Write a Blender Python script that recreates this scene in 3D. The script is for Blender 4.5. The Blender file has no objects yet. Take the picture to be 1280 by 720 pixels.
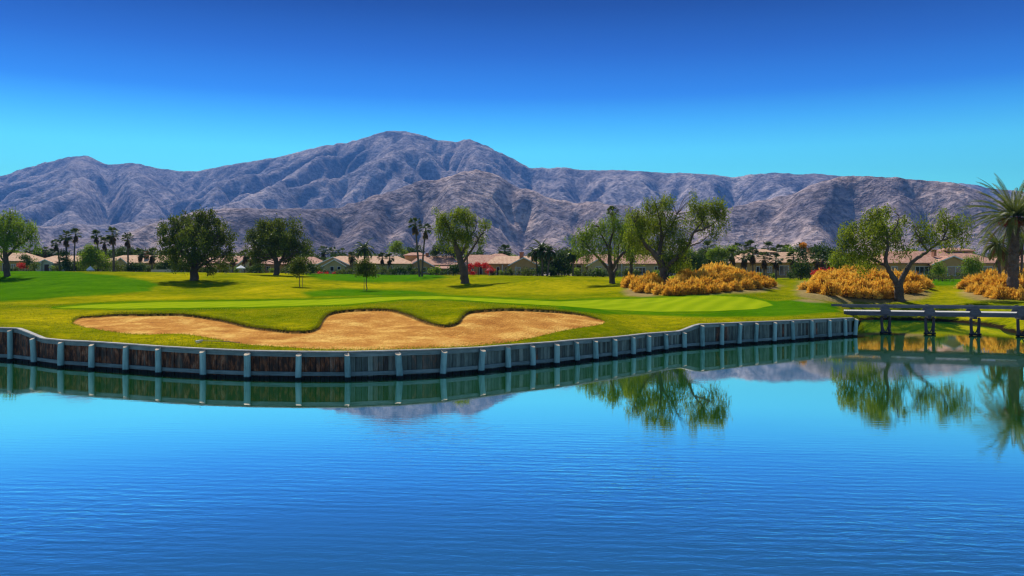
import bpy, math, random
import numpy as np
from math import radians as R, pi
from mathutils import Vector

random.seed(7)
rng = np.random.default_rng(11)
SC = bpy.context.scene
COL = SC.collection

# ------------------------------------------------------------------ camera, sky, sun, exposure
H = 4.6                 # eye height above the water
F = 1100.0              # focal length in pixels of the 1280 px wide photograph
YH = 346.0              # horizon row
cam = bpy.data.cameras.new('camera')
cam.sensor_width = 36.0
cam.lens = F / 1280 * 36.0
cam.shift_y = -(360 - YH) / 1280
cam.clip_start = 0.5
cam.clip_end = 40000
camo = bpy.data.objects.new('camera', cam)
camo.location = (0, 0, H)
camo.rotation_euler = (pi / 2, 0, 0)
COL.objects.link(camo)
SC.camera = camo

SUN_VEC = Vector((-0.34, 0.82, 1.0)).normalized()      # towards the sun
SUN_EL = math.asin(SUN_VEC.z)
SUN_AZ = math.atan2(SUN_VEC.x, SUN_VEC.y)               # clockwise from +Y

world = bpy.data.worlds.new('World')
SC.world = world
world.use_nodes = True
wn = world.node_tree
wn.nodes.clear()
w_out = wn.nodes.new('ShaderNodeOutputWorld')
w_bg = wn.nodes.new('ShaderNodeBackground')
w_hs = wn.nodes.new('ShaderNodeHueSaturation')
w_sky = wn.nodes.new('ShaderNodeTexSky')
w_sky.sky_type = 'NISHITA'
w_sky.sun_disc = False
w_sky.sun_elevation = SUN_EL
w_sky.sun_rotation = SUN_AZ
w_sky.altitude = 300
w_sky.air_density = 1.0
w_sky.dust_density = 0.25
w_sky.ozone_density = 4.0
w_hs.inputs['Saturation'].default_value = 1.12
w_bg.inputs['Strength'].default_value = 0.10
# a ramp deepens the sky ahead; behind it stays brighter as added fill light
w_tc = wn.nodes.new('ShaderNodeTexCoord')
w_sp = wn.nodes.new('ShaderNodeSeparateXYZ')
wn.links.new(w_tc.outputs['Generated'], w_sp.inputs[0])
w_cr = wn.nodes.new('ShaderNodeValToRGB')
SKYRAMP = [(0.0, (0.60, 1.70, 1.3)), (0.105, (0.46, 1.62, 1.3)), (0.140, (0.40, 1.50, 1.38)), (0.172, (0.22, 1.0, 1.32)), (0.20, (0.10, 0.54, 1.10)),
           (0.245, (0.06, 0.29, 0.74)), (0.295, (0.02, 0.12, 0.40)), (0.36, (0.02, 0.10, 0.33))]
_el = w_cr.color_ramp.elements
while len(_el) < len(SKYRAMP): _el.new(0.5)
for _e, (_p, _c) in zip(_el, SKYRAMP):
    _e.position = _p; _e.color = (*_c, 1)
wn.links.new(w_sp.outputs['Z'], w_cr.inputs[0])
w_mr = wn.nodes.new('ShaderNodeMapRange')
w_mr.interpolation_type = 'SMOOTHSTEP'
w_mr.inputs['From Min'].default_value = 0.15
w_mr.inputs['From Max'].default_value = 0.75
wn.links.new(w_sp.outputs['Y'], w_mr.inputs['Value'])
w_mx = wn.nodes.new('ShaderNodeMix'); w_mx.data_type = 'RGBA'; w_mx.blend_type = 'MULTIPLY'
wn.links.new(w_mr.outputs[0], w_mx.inputs[0])
wn.links.new(w_sky.outputs[0], w_hs.inputs['Color'])
wn.links.new(w_hs.outputs[0], w_mx.inputs[6])
wn.links.new(w_cr.outputs[0], w_mx.inputs[7])
wn.links.new(w_mx.outputs[2], w_bg.inputs['Color'])
wn.links.new(w_bg.outputs[0], w_out.inputs['Surface'])

sun = bpy.data.lights.new('sun', 'SUN')
sun.energy = 5.0
sun.angle = R(0.5)
sun.color = (1.0, 0.93, 0.82)
suno = bpy.data.objects.new('sun', sun)
suno.rotation_euler = SUN_VEC.to_track_quat('Z', 'Y').to_euler()
suno.location = (-40, 60, 120)
COL.objects.link(suno)

SC.view_settings.view_transform = 'Standard'
SC.view_settings.look = 'None'
SC.view_settings.exposure = 0.27
SC.view_settings.gamma = 1.0
SC.view_settings.use_curve_mapping = False
SC.render.engine = 'CYCLES'
cy = SC.cycles
cy.use_denoising = True
try:
    cy.denoiser = 'OPENIMAGEDENOISE'
    cy.denoising_input_passes = 'RGB_ALBEDO_NORMAL'
except Exception:
    pass
cy.max_bounces = 7
cy.diffuse_bounces = 3
cy.glossy_bounces = 3
cy.transmission_bounces = 3
cy.volume_bounces = 0
cy.sample_clamp_indirect = 4.0
cy.filter_width = 1.3

# ------------------------------------------------------------------ small helpers
def P(x, y, d):
    """world point seen at pixel (x, y) of the photograph, d metres away"""
    return np.array([(x - 640) / F * d, d, H - (y - YH) * d / F])

def PX(x, d):
    return (x - 640) / F * d

def tag(o, label=None, cat=None, group=None, kind=None):
    if label: o['label'] = label
    if cat: o['category'] = cat
    if group: o['group'] = group
    if kind: o['kind'] = kind
    return o

def empty(name, loc, label=None, cat=None, group=None):
    o = bpy.data.objects.new(name, None)
    o.location = Vector([float(c) for c in loc])
    o.empty_display_size = 0.3
    COL.objects.link(o)
    return tag(o, label, cat, group)

def copy_tree(o, parent=None):
    c = o.copy()
    COL.objects.link(c)
    if parent: c.parent = parent
    for ch in list(o.children):
        copy_tree(ch, c)
    return c

class MB:
    """collects geometry and links it as one mesh object"""
    def __init__(self):
        self.v, self.f, self.t, self.n = [], [], [], 0
    def add(self, v, f, tint=0.5, mi=0):
        v = np.asarray(v, float).reshape(-1, 3)
        f = np.asarray(f, np.int64)
        self.v.append(v)
        self.f.append((f + self.n, mi))
        self.t.append(np.broadcast_to(np.asarray(tint, float), (len(v),)))
        self.n += len(v)
        return self
    def mesh(self, name, mats, origin=(0, 0, 0), smooth=False, attrs=None):
        me = bpy.data.meshes.new(name)
        v = np.concatenate(self.v) - np.asarray(origin, float)
        tint = np.concatenate(self.t)
        loops, starts, mi, pos = [], [], [], 0
        for f, m in self.f:
            k = f.shape[1]
            loops.append(f.ravel())
            starts.append(pos + k * np.arange(len(f)))
            pos += f.size
            mi.append(np.full(len(f), m))
        loops = np.concatenate(loops).astype(np.int32)
        starts = np.concatenate(starts).astype(np.int32)
        mi = np.concatenate(mi).astype(np.int32)
        me.vertices.add(len(v)); me.loops.add(len(loops)); me.polygons.add(len(starts))
        me.vertices.foreach_set('co', v.astype(np.float32).ravel())
        me.loops.foreach_set('vertex_index', loops)
        me.polygons.foreach_set('loop_start', starts)
        me.polygons.foreach_set('material_index', mi)
        me.polygons.foreach_set('use_smooth', np.full(len(starts), bool(smooth)))
        me.update(calc_edges=True)
        a = me.attributes.new('tint', 'FLOAT', 'POINT')
        a.data.foreach_set('value', tint.astype(np.float32))
        for k, arr in (attrs or {}).items():
            a = me.attributes.new(k, 'FLOAT', 'POINT')
            a.data.foreach_set('value', np.asarray(arr, np.float32))
        for m in (mats if isinstance(mats, (list, tuple)) else [mats]):
            me.materials.append(m)
        return me
    def build(self, name, mats, parent=None, origin=(0, 0, 0), smooth=False, attrs=None):
        o = bpy.data.objects.new(name, self.mesh(name, mats, origin, smooth, attrs))
        COL.objects.link(o)
        if parent is not None: o.parent = parent
        else: o.location = Vector([float(c) for c in origin])
        return o

BOXF = [[0, 3, 2, 1], [4, 5, 6, 7], [0, 1, 5, 4], [1, 2, 6, 5], [2, 3, 7, 6], [3, 0, 4, 7]]
def box(mb, x0, x1, y0, y1, z0, z1, tint=0.5, mi=0):
    v = [[x0, y0, z0], [x1, y0, z0], [x1, y1, z0], [x0, y1, z0], [x0, y0, z1], [x1, y0, z1], [x1, y1, z1], [x0, y1, z1]]
    mb.add(v, BOXF, tint, mi)

def beam(mb, p0, p1, w, h, up=(0, 0, 1), tint=0.5, mi=0):
    """box from p0 to p1, w across, h along up (centred)"""
    p0 = np.asarray(p0, float); p1 = np.asarray(p1, float)
    t = (p1 - p0) / np.linalg.norm(p1 - p0)
    s = np.cross(t, np.asarray(up, float)); s /= np.linalg.norm(s)
    u = np.cross(s, t)
    v = []
    for p in (p0, p1):
        for a, b in ((-1, -1), (1, -1), (1, 1), (-1, 1)):
            v.append(p + s * a * w / 2 + u * b * h / 2)
    mb.add(v, [[0, 1, 2, 3], [7, 6, 5, 4], [0, 4, 5, 1], [1, 5, 6, 2], [2, 6, 7, 3], [3, 7, 4, 0]], tint, mi)

def tube(mb, pts, radii, sides=7, tint=0.5, mi=0, cap=True, wob=0.0):
    pts = np.asarray(pts, float)
    n = len(pts)
    radii = np.broadcast_to(np.asarray(radii, float), (n,))
    tg = np.gradient(pts, axis=0)
    tg /= np.linalg.norm(tg, axis=1)[:, None] + 1e-9
    ref = np.array([0.0, 1.0, 0.0]) if abs(tg[0][1]) < 0.9 else np.array([1.0, 0, 0])
    a = np.linspace(0, 2 * pi, sides, endpoint=False)
    V = []
    for i in range(n):
        s = np.cross(tg[i], ref); s /= np.linalg.norm(s) + 1e-9
        u = np.cross(s, tg[i])
        rr = radii[i] * (1 + wob * rng.standard_normal(sides))
        V.append(pts[i] + (np.cos(a) * rr)[:, None] * s + (np.sin(a) * rr)[:, None] * u)
    V = np.concatenate(V)
    Fq = []
    for i in range(n - 1):
        for j in range(sides):
            k = (j + 1) % sides
            Fq.append([i * sides + j, i * sides + k, (i + 1) * sides + k, (i + 1) * sides + j])
    mb.add(V, Fq, tint, mi)
    if cap:
        mb.add(V[-sides:], [list(range(sides))], tint, mi)
        mb.add(V[:sides], [list(range(sides))[::-1]], tint, mi)

def spline(pts, n=10):
    """Catmull-Rom through pts"""
    pts = np.asarray(pts, float)
    if len(pts) < 3:
        return np.array([pts[0] + (pts[-1] - pts[0]) * t for t in np.linspace(0, 1, max(2, n // 2))])
    q = np.concatenate([[2 * pts[0] - pts[1]], pts, [2 * pts[-1] - pts[-2]]])
    out = []
    for i in range(len(pts) - 1):
        a, b, c, d = q[i:i + 4]
        for t in np.linspace(0, 1, n, endpoint=False):
            out.append(0.5 * (2 * b + (c - a) * t + (2 * a - 5 * b + 4 * c - d) * t * t + (3 * b - a - 3 * c + d) * t ** 3))
    out.append(pts[-1])
    return np.array(out)

# --- gradient noise
_perm = rng.permutation(512)
_grad = rng.standard_normal((512, 2)); _grad /= np.linalg.norm(_grad, axis=1)[:, None]
def perlin(x, y, seed=0):
    xi = np.floor(x).astype(np.int64); yi = np.floor(y).astype(np.int64)
    xf = x - xi; yf = y - yi
    def g(ix, iy, fx, fy):
        h = _perm[(_perm[(ix + seed * 37) & 511] + iy) & 511]
        return _grad[h, 0] * fx + _grad[h, 1] * fy
    u = xf ** 3 * (xf * (xf * 6 - 15) + 10); v = yf ** 3 * (yf * (yf * 6 - 15) + 10)
    a = g(xi, yi, xf, yf); b = g(xi + 1, yi, xf - 1, yf)
    c = g(xi, yi + 1, xf, yf - 1); d = g(xi + 1, yi + 1, xf - 1, yf - 1)
    return (a + (b - a) * u) * (1 - v) + (c + (d - c) * u) * v
def fbm(x, y, o=4, seed=0, gain=0.5):
    s = 0; a = 1.0
    for i in range(o):
        s = s + a * perlin(x * 2 ** i, y * 2 ** i, seed + i)
        a *= gain
    return s
def sstep(a, b, x):
    t = np.clip((x - a) / (b - a), 0, 1)
    return t * t * (3 - 2 * t)

# ------------------------------------------------------------------ materials
def mat(name):
    m = bpy.data.materials.new(name)
    m.use_nodes = True
    nt = m.node_tree
    nt.nodes.clear()
    out = nt.nodes.new('ShaderNodeOutputMaterial')
    return m, nt, out
def nd(nt, t, **kw):
    n = nt.nodes.new(t)
    for k, v in kw.items():
        if k in n.inputs: n.inputs[k].default_value = v
        else: setattr(n, k, v)
    return n
def ln(nt, a, b): nt.links.new(a, b)
def ramp(nt, fac, stops):
    r = nt.nodes.new('ShaderNodeValToRGB')
    e = r.color_ramp.elements
    while len(e) < len(stops): e.new(0.5)
    for el, (p, c) in zip(e, stops):
        el.position = p
        el.color = (c[0], c[1], c[2], 1)
    ln(nt, fac, r.inputs[0])
    return r.outputs[0]
def mixc(nt, fac, a, b, mode='MIX'):
    m = nt.nodes.new('ShaderNodeMix'); m.data_type = 'RGBA'; m.blend_type = mode
    if hasattr(fac, 'links'): ln(nt, fac, m.inputs[0])
    else: m.inputs[0].default_value = fac
    for s, v in ((6, a), (7, b)):
        if hasattr(v, 'links'): ln(nt, v, m.inputs[s])
        else: m.inputs[s].default_value = (v[0], v[1], v[2], 1)
    return m.outputs[2]
def math_(nt, op, a, b=None, c=None):
    m = nt.nodes.new('ShaderNodeMath'); m.operation = op
    for i, v in enumerate((a, b, c)):
        if v is None: continue
        if hasattr(v, 'links'): ln(nt, v, m.inputs[i])
        else: m.inputs[i].default_value = v
    return m.outputs[0]
def attr(nt, name):
    a = nt.nodes.new('ShaderNodeAttribute'); a.attribute_name = name
    return a.outputs['Fac']
def noise(nt, vec, scale, detail=4, rough=0.55, dist=0.0):
    n = nd(nt, 'ShaderNodeTexNoise', Scale=scale, Detail=detail, Roughness=rough, Distortion=dist)
    if vec is not None: ln(nt, vec, n.inputs['Vector'])
    return n.outputs['Fac']
def scaled(nt, vec, sx, sy, sz, rz=0):
    m = nt.nodes.new('ShaderNodeMapping')
    m.inputs['Scale'].default_value = (sx, sy, sz)
    m.inputs['Rotation'].default_value = (0, 0, rz)
    ln(nt, vec, m.inputs['Vector'])
    return m.outputs[0]
def geo_pos(nt): return nt.nodes.new('ShaderNodeNewGeometry').outputs['Position']
def obj_pos(nt): return nt.nodes.new('ShaderNodeTexCoord').outputs['Object']
def bump(nt, h, strength=0.3, dist=0.05):
    b = nd(nt, 'ShaderNodeBump', Strength=strength, Distance=dist)
    ln(nt, h, b.inputs['Height'])
    return b.outputs[0]
def principled(nt, out, color, rough=0.8, normal=None, spec=0.3, metallic=0.0):
    p = nd(nt, 'ShaderNodeBsdfPrincipled', Roughness=rough, Metallic=metallic)
    p.inputs['Specular IOR Level'].default_value = spec
    if hasattr(color, 'links'): ln(nt, color, p.inputs['Base Color'])
    else: p.inputs['Base Color'].default_value = (*color, 1)
    if normal is not None: ln(nt, normal, p.inputs['Normal'])
    ln(nt, p.outputs[0], out.inputs['Surface'])
    return p

def simple(name, c1, c2, scale=3.0, rough=0.8, bmp=0.15, bd=0.02, spec=0.3):
    m, nt, out = mat(name)
    v = obj_pos(nt)
    n = noise(nt, v, scale, 5, 0.6)
    n2 = noise(nt, v, scale * 7, 3, 0.6)
    f = math_(nt, 'ADD', math_(nt, 'MULTIPLY', n, 0.7), math_(nt, 'MULTIPLY', n2, 0.3))
    col = ramp(nt, f, [(0.32, c1), (0.68, c2)])
    principled(nt, out, col, rough, bump(nt, n2, bmp, bd), spec)
    return m

def leafmat(name, dark, mid, light, trans=0.35, rough=0.55):
    m, nt, out = mat(name)
    col = ramp(nt, attr(nt, 'tint'), [(0.0, dark), (0.5, mid), (1.0, light)])
    p = nd(nt, 'ShaderNodeBsdfPrincipled', Roughness=rough)
    p.inputs['Specular IOR Level'].default_value = 0.12
    ln(nt, col, p.inputs['Base Color'])
    t = nt.nodes.new('ShaderNodeBsdfTranslucent')
    c2 = mixc(nt, 0.5, col, (light[0] * 1.2, light[1] * 1.2, light[2] * 0.6))
    ln(nt, c2, t.inputs['Color'])
    mx = nd(nt, 'ShaderNodeMixShader')
    mx.inputs[0].default_value = trans
    ln(nt, p.outputs[0], mx.inputs[1]); ln(nt, t.outputs[0], mx.inputs[2])
    ln(nt, mx.outputs[0], out.inputs['Surface'])
    return m

def leafmat_var(name, dark, mid, light, trans, rough):
    m = leafmat(name, dark, mid, light, trans, rough)
    nt = m.node_tree
    oi = nt.nodes.new('ShaderNodeObjectInfo')
    r = [n for n in nt.nodes if n.type == 'VALTORGB'][0]
    at = r.inputs[0].links[0].from_socket
    f = math_(nt, 'ADD', at, math_(nt, 'MULTIPLY', math_(nt, 'SUBTRACT', oi.outputs['Random'], 0.5), 0.55))
    ln(nt, f, r.inputs[0])
    return m
M = {}
M['pepper'] = leafmat('pepper_leaf', (0.025, 0.06, 0.004), (0.11, 0.17, 0.007), (0.34, 0.40, 0.025), 0.42)
M['ficus'] = leafmat('dark_leaf', (0.016, 0.032, 0.004), (0.06, 0.095, 0.010), (0.20, 0.24, 0.035), 0.3)
M['bright'] = leafmat('bright_leaf', (0.07, 0.14, 0.01), (0.14, 0.24, 0.015), (0.27, 0.36, 0.03), 0.4)
M['garden'] = leafmat('garden_leaf', (0.015, 0.045, 0.01), (0.04, 0.09, 0.015), (0.10, 0.16, 0.03), 0.25)
M['palm'] = leafmat('palm_leaf', (0.02, 0.045, 0.012), (0.05, 0.09, 0.02), (0.13, 0.17, 0.05), 0.25, 0.4)
M['datepalm'] = leafmat('date_palm_leaf', (0.028, 0.055, 0.008), (0.075, 0.115, 0.018), (0.24, 0.27, 0.06), 0.3, 0.4)
M['dead'] = leafmat('dead_frond', (0.10, 0.06, 0.03), (0.18, 0.12, 0.06), (0.30, 0.22, 0.12), 0.2)
M['orange'] = leafmat_var('orange_grass', (0.48, 0.17, 0.012), (0.82, 0.40, 0.035), (0.95, 0.68, 0.15), 0.4, 0.8)
M['stem'] = leafmat_var('grass_stem', (0.20, 0.09, 0.02), (0.34, 0.18, 0.04), (0.42, 0.28, 0.06), 0.3, 0.8)
M['red'] = leafmat('red_bloom', (0.35, 0.012, 0.015), (0.55, 0.02, 0.03), (0.75, 0.06, 0.05), 0.35)
M['orangeflower'] = leafmat('orange_bloom', (0.5, 0.16, 0.02), (0.75, 0.3, 0.03), (0.85, 0.42, 0.06), 0.35)
M['turfblade'] = leafmat('turf_blade', (0.06, 0.11, 0.003), (0.19, 0.24, 0.004), (0.46, 0.42, 0.012), 0.3, 0.8)
M['bark'] = simple('tree_bark', (0.045, 0.032, 0.024), (0.13, 0.10, 0.075), 1.2, 0.9, 0.6, 0.06)
M['palmtrunk'] = simple('palm_trunk_bark', (0.06, 0.045, 0.035), (0.17, 0.13, 0.10), 1.5, 0.9, 0.6, 0.06)
M['stucco'] = simple('beige_stucco', (0.50, 0.37, 0.18), (0.60, 0.47, 0.26), 0.5, 0.9)
M['stucco_tan'] = simple('tan_stucco', (0.50, 0.28, 0.10), (0.60, 0.37, 0.16), 0.5, 0.9)
M['stucco_pale'] = simple('pale_stucco', (0.52, 0.47, 0.38), (0.62, 0.57, 0.47), 0.5, 0.9)
M['trim'] = simple('white_trim', (0.62, 0.60, 0.56), (0.75, 0.73, 0.70), 2, 0.6)
M['canvas_white'] = simple('white_canvas', (0.72, 0.72, 0.70), (0.82, 0.82, 0.80), 2, 0.8)
M['canvas_red'] = simple('red_canvas', (0.45, 0.02, 0.02), (0.6, 0.04, 0.04), 2, 0.8)
M['doorwood'] = simple('dark_door_wood', (0.05, 0.025, 0.015), (0.09, 0.05, 0.03), 2, 0.6)
M['brick'] = simple('chimney_brick', (0.30, 0.13, 0.07), (0.42, 0.20, 0.11), 2, 0.9)
M['stakewood'] = simple('stake_wood', (0.14, 0.10, 0.07), (0.24, 0.18, 0.12), 3, 0.85)

def glass():
    m, nt, out = mat('window_glass')
    principled(nt, out, (0.02, 0.025, 0.03), 0.08, None, 0.7)
    return m
M['glass'] = glass()

def tiles(name, c1, c2, c3):
    m, nt, out = mat(name)
    v = geo_pos(nt)
    w = nd(nt, 'ShaderNodeTexWave', Scale=1.1, Distortion=0.3, Detail=1.0)
    w.bands_direction = 'X'; ln(nt, v, w.inputs['Vector'])
    w2 = nd(nt, 'ShaderNodeTexWave', Scale=1.4, Distortion=0.6, Detail=1.0)
    w2.bands_direction = 'Z'; ln(nt, v, w2.inputs['Vector'])
    n = noise(nt, v, 1.6, 5, 0.65)
    vo = nd(nt, 'ShaderNodeTexVoronoi', Scale=3.2); ln(nt, v, vo.inputs['Vector'])
    f = math_(nt, 'ADD', math_(nt, 'MULTIPLY', n, 0.65), math_(nt, 'MULTIPLY', vo.outputs['Color'], 0.35))
    col = ramp(nt, f, [(0.28, c1), (0.5, c2), (0.72, c3)])
    hgt = math_(nt, 'ADD', w.outputs['Fac'], math_(nt, 'MULTIPLY', w2.outputs['Fac'], 0.6))
    principled(nt, out, col, 0.85, bump(nt, hgt, 0.7, 0.08))
    return m
M['tile_pink'] = tiles('pink_roof_tile', (0.30, 0.125, 0.08), (0.46, 0.23, 0.15), (0.56, 0.34, 0.24))
M['tile_tan'] = tiles('tan_roof_tile', (0.40, 0.20, 0.11), (0.57, 0.34, 0.20), (0.68, 0.46, 0.30))

# wall timber
def timber(name, c_dark, c_mid, c_light, rust=False, grain=(14, 14, 1.2)):
    m, nt, out = mat(name)
    v = geo_pos(nt)
    g = noise(nt, scaled(nt, v, *grain), 1.0, 5, 0.65)
    b = noise(nt, v, 1.7, 4, 0.6)
    t = attr(nt, 'tint')
    f = math_(nt, 'ADD', math_(nt, 'MULTIPLY', g, 0.5), math_(nt, 'ADD', math_(nt, 'MULTIPLY', b, 0.3), math_(nt, 'MULTIPLY', math_(nt, 'SUBTRACT', t, 0.5), 0.5)))
    col = ramp(nt, f, [(0.18, c_dark), (0.42, c_mid), (0.7, c_light)])
    if rust:
        r = attr(nt, 'rust')
        streak = noise(nt, scaled(nt, v, 5, 5, 0.7), 1.0, 4, 0.6)
        rf = math_(nt, 'MULTIPLY', r, ramp(nt, streak, [(0.25, (0.55,) * 3), (0.5, (1,) * 3)]))
        rc = ramp(nt, noise(nt, scaled(nt, v, 3, 3, 1.2), 1.5, 5, 0.7), [(0.33, (0.010, 0.007, 0.006)), (0.47, (0.035, 0.017, 0.010)), (0.58, (0.15, 0.055, 0.020)), (0.72, (0.28, 0.19, 0.12))])
        col = mixc(nt, rf, col, rc)
    # wet, algae-dark timber just above the waterline
    sp = nt.nodes.new('ShaderNodeSeparateXYZ'); ln(nt, v, sp.inputs[0])
    wz = math_(nt, 'ADD', sp.outputs['Z'], math_(nt, 'MULTIPLY', math_(nt, 'SUBTRACT', b, 0.5), 0.10))
    wet = nd(nt, 'ShaderNodeMapRange'); ln(nt, wz, wet.inputs['Value'])
    wet.inputs['From Min'].default_value = 0.15; wet.inputs['From Max'].default_value = 0.10
    col = mixc(nt, wet.outputs[0], col, (0.006, 0.009, 0.012))
    principled(nt, out, col, 0.85, bump(nt, g, 0.5, 0.02))
    return m
M['post'] = timber('blue_grey_post_wood', (0.06, 0.14, 0.14), (0.19, 0.38, 0.37), (0.36, 0.56, 0.52))
M['waler'] = timber('grey_waler_wood', (0.04, 0.065, 0.065), (0.12, 0.19, 0.19), (0.28, 0.36, 0.34), grain=(1.2, 1.2, 16))
M['plank'] = timber('weathered_plank', (0.02, 0.03, 0.03), (0.085, 0.135, 0.12), (0.24, 0.32, 0.28), rust=True)
M['cut'] = simple('pale_cut_wood', (0.45, 0.34, 0.22), (0.66, 0.54, 0.38), 6, 0.8)
M['cap'] = simple('pale_cap_board', (0.20, 0.21, 0.20), (0.52, 0.48, 0.42), 2.5, 0.85)
M['bridge'] = timber('grey_bridge_timber', (0.04, 0.045, 0.055), (0.095, 0.105, 0.12), (0.20, 0.21, 0.23), grain=(1.5, 1.5, 14))
M['pile'] = timber('dark_pile_wood', (0.02, 0.02, 0.03), (0.05, 0.05, 0.06), (0.11, 0.11, 0.13))
M['deck'] = simple('pale_deck_board', (0.48, 0.45, 0.40), (0.66, 0.63, 0.57), 3, 0.85)

# ------------------------------------------------------------------ retaining wall line (photo pixels: x, waterline row)
BASE = [(-150, 446), (-90, 447.2), (-48, 448.2), (-13, 449.4), (19, 450.8), (49, 454.5), (82, 459), (120, 461.5), (163, 464.5), (204, 467.7),
        (259, 470.8), (313, 473), (375, 474), (435, 474), (498, 472), (550, 469.3), (597, 465.2), (631, 461.5), (662, 458.6),
        (691, 455.8), (717, 452.8), (740, 450), (764, 447.4), (787, 444.5), (806, 441.5), (828, 438.6), (851, 436.2), (874, 434.6), (898, 432.8),
        (920, 431), (941, 429.4), (964, 428), (987.5, 426.2), (1011, 424.4), (1033, 422.8), (1053, 421.2), (1065, 420.4)]
CAPY = [(-150, 405), (0, 409), (26, 410), (56, 422.3), (112, 426), (180, 430.6), (240, 434.2), (319, 437.6), (375, 438.6), (436, 438.7), (498, 437.2),
        (550, 435.6), (597, 433.4), (662, 428.6), (691, 426.6), (717, 424.2), (740, 422.6), (764, 420.8), (806, 416.3), (827, 414.8), (849, 413.3),
        (871, 404.6), (912, 403), (987, 400), (1065, 396.8)]
bx_ = np.array([b[0] for b in BASE], float); by_ = np.array([b[1] for b in BASE], float)
bd_ = F * H / (by_ - YH)
cx_ = np.array([c[0] for c in CAPY], float); cyy_ = np.array([c[1] for c in CAPY], float)
cz_ = H - (cyy_ - YH) * np.interp(cx_, bx_, bd_) / F
BX = PX(bx_, bd_)
def cap_z(x): return np.interp(x, cx_, cz_)
# shoreline as distance along each viewing column (wall, then its hidden return, then the low grassy bank beyond the bridge)
SH = [(1066.5, 71), (1069, 78), (1073, 86), (1079, 92.5), (1100, 93.5), (1140, 92.5), (1175, 90), (1200, 87), (1225, 82.5), (1245, 78), (1262, 72), (1276, 67), (1300, 61), (1380, 56), (1700, 56)]
sx_ = np.concatenate([bx_, [s[0] for s in SH]]); sd_ = np.concatenate([bd_, [s[1] for s in SH]])
def wall_pt(xp):
    """point on the wall line under image column xp"""
    i = np.clip(np.searchsorted(bx_, xp) - 1, 0, len(bx_) - 2)
    k = (xp - 640) / F
    x0, y0, x1, y1 = BX[i], bd_[i], BX[i + 1], bd_[i + 1]
    t = (k * y0 - x0) / ((x1 - x0) - k * (y1 - y0) + 1e-12)
    return x0 + (x1 - x0) * t, y0 + (y1 - y0) * t
def shore_d(xp):
    xp = np.asarray(xp, float)
    d = np.interp(xp, sx_, sd_)
    on = (xp > bx_[0]) & (xp < bx_[-1])
    _, dw = wall_pt(np.clip(xp, bx_[0], bx_[-1]))
    return np.where(on, dw, d)
def edge_z(xp):
    return np.where(xp <= 1065.5, cap_z(xp) - 0.05, np.interp(xp, [1065.5, 1069, 1074], [1.4, 0.7, -0.15]))

# ------------------------------------------------------------------ terrain heights: rows of the photograph at known distances
TC = {
 -150: [(58, 395), (70, 385), (90, 374), (115, 363), (150, 344.5), (195, 339)],
 0: [(58, 396), (70, 386), (90, 376), (112, 369), (126, 364), (138, 354.5), (150, 345), (195, 339)],
 90: [(50, 409), (58, 398), (66, 386), (80, 379), (95, 372), (115, 361), (145, 345.5), (195, 339.5)],
 160: [(57, 390.5), (61, 385.5), (80, 377.5), (95, 371), (115, 362), (140, 350.5), (195, 340)],
 245: [(55, 393), (60, 385.5), (80, 377), (95, 371), (115, 366), (128, 359), (140, 349), (152, 344), (195, 340.5)],
 300: [(51.5, 402), (60, 385), (80, 377), (95, 370), (115, 364.5), (128, 357.5), (140, 348.5), (195, 341)],
 355: [(47.2, 412), (53, 398), (60, 385), (78, 376.5), (95, 368), (112, 358.5), (125, 353), (160, 343.5), (195, 341.5)],
 405: [(49, 406), (54, 393), (60, 384), (78, 375), (95, 367), (112, 360), (130, 353), (155, 346.5), (195, 342)],
 480: [(56, 384.3), (60, 381), (75, 373), (95, 366), (110, 360), (140, 353.5), (155, 349), (195, 343)],
 530: [(52, 396), (58, 382.5), (66, 375.5), (75, 370.6), (95, 367.5), (115, 360.5), (140, 354), (195, 343.5)],
 560: [(49.5, 404), (54, 390), (60, 379), (75, 372.6), (95, 368.5), (118, 366.5), (130, 361), (141, 353.5), (152, 348.5), (195, 343.5)],
 600: [(55, 386.5), (60, 380), (75, 375), (92, 371), (116, 366), (128, 360), (140, 352), (152, 347.5), (195, 343.5)],
 645: [(56, 384.8), (60, 381), (75, 377), (90, 373), (110, 365), (130, 354), (150, 348), (195, 344)],
 720: [(57.5, 390), (62, 385), (75, 379), (90, 374.5), (105, 368), (120, 356), (135, 345.5), (160, 346.5), (195, 344)],
 760: [(55, 402), (62, 391), (75, 381), (90, 374.3), (105, 366), (120, 356), (140, 348), (195, 344.5)],
 810: [(60, 402), (67, 393), (75, 386), (90, 375), (98, 368.5), (108, 359), (118, 352.5), (140, 350), (195, 345)],
 880: [(62, 398), (70, 390.5), (80, 382), (90, 372), (96, 367.5), (103, 357), (110, 347), (116, 342.5), (124, 343), (195, 345.5)],
 945: [(66, 395), (76, 387.5), (90, 376), (98, 366), (105, 356.5), (112, 349.5), (120, 347.5), (195, 346)],
 980: [(68, 393.5), (76, 387), (86, 378.5), (95, 371), (106, 363.5), (125, 355), (195, 346.5)],
 1040: [(70, 392), (78, 386), (88, 379.5), (96, 373), (102, 364), (108, 355), (114, 349), (124, 347.5), (160, 348), (195, 347)],
 1125: [(95, 390), (98, 381), (101.5, 373), (106, 363), (111, 354.5), (117, 350), (160, 348), (195, 347)],
 1200: [(91, 390), (95, 381.5), (100, 374.5), (112, 364.5), (130, 356), (160, 349), (195, 347)],
 1280: [(75, 397), (85, 386), (94, 377), (101, 366), (107, 356), (113, 349), (122, 348), (160, 348.5), (195, 347)],
 1440: [(70, 396), (85, 384), (95, 377), (110, 366), (130, 356.5), (160, 349.5), (195, 347)],
}
def _uv(xp, d): return np.asarray(xp, float) / 90.0, 9.0 * np.log(np.asarray(d, float))
cu, cv, cz = [], [], []
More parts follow.
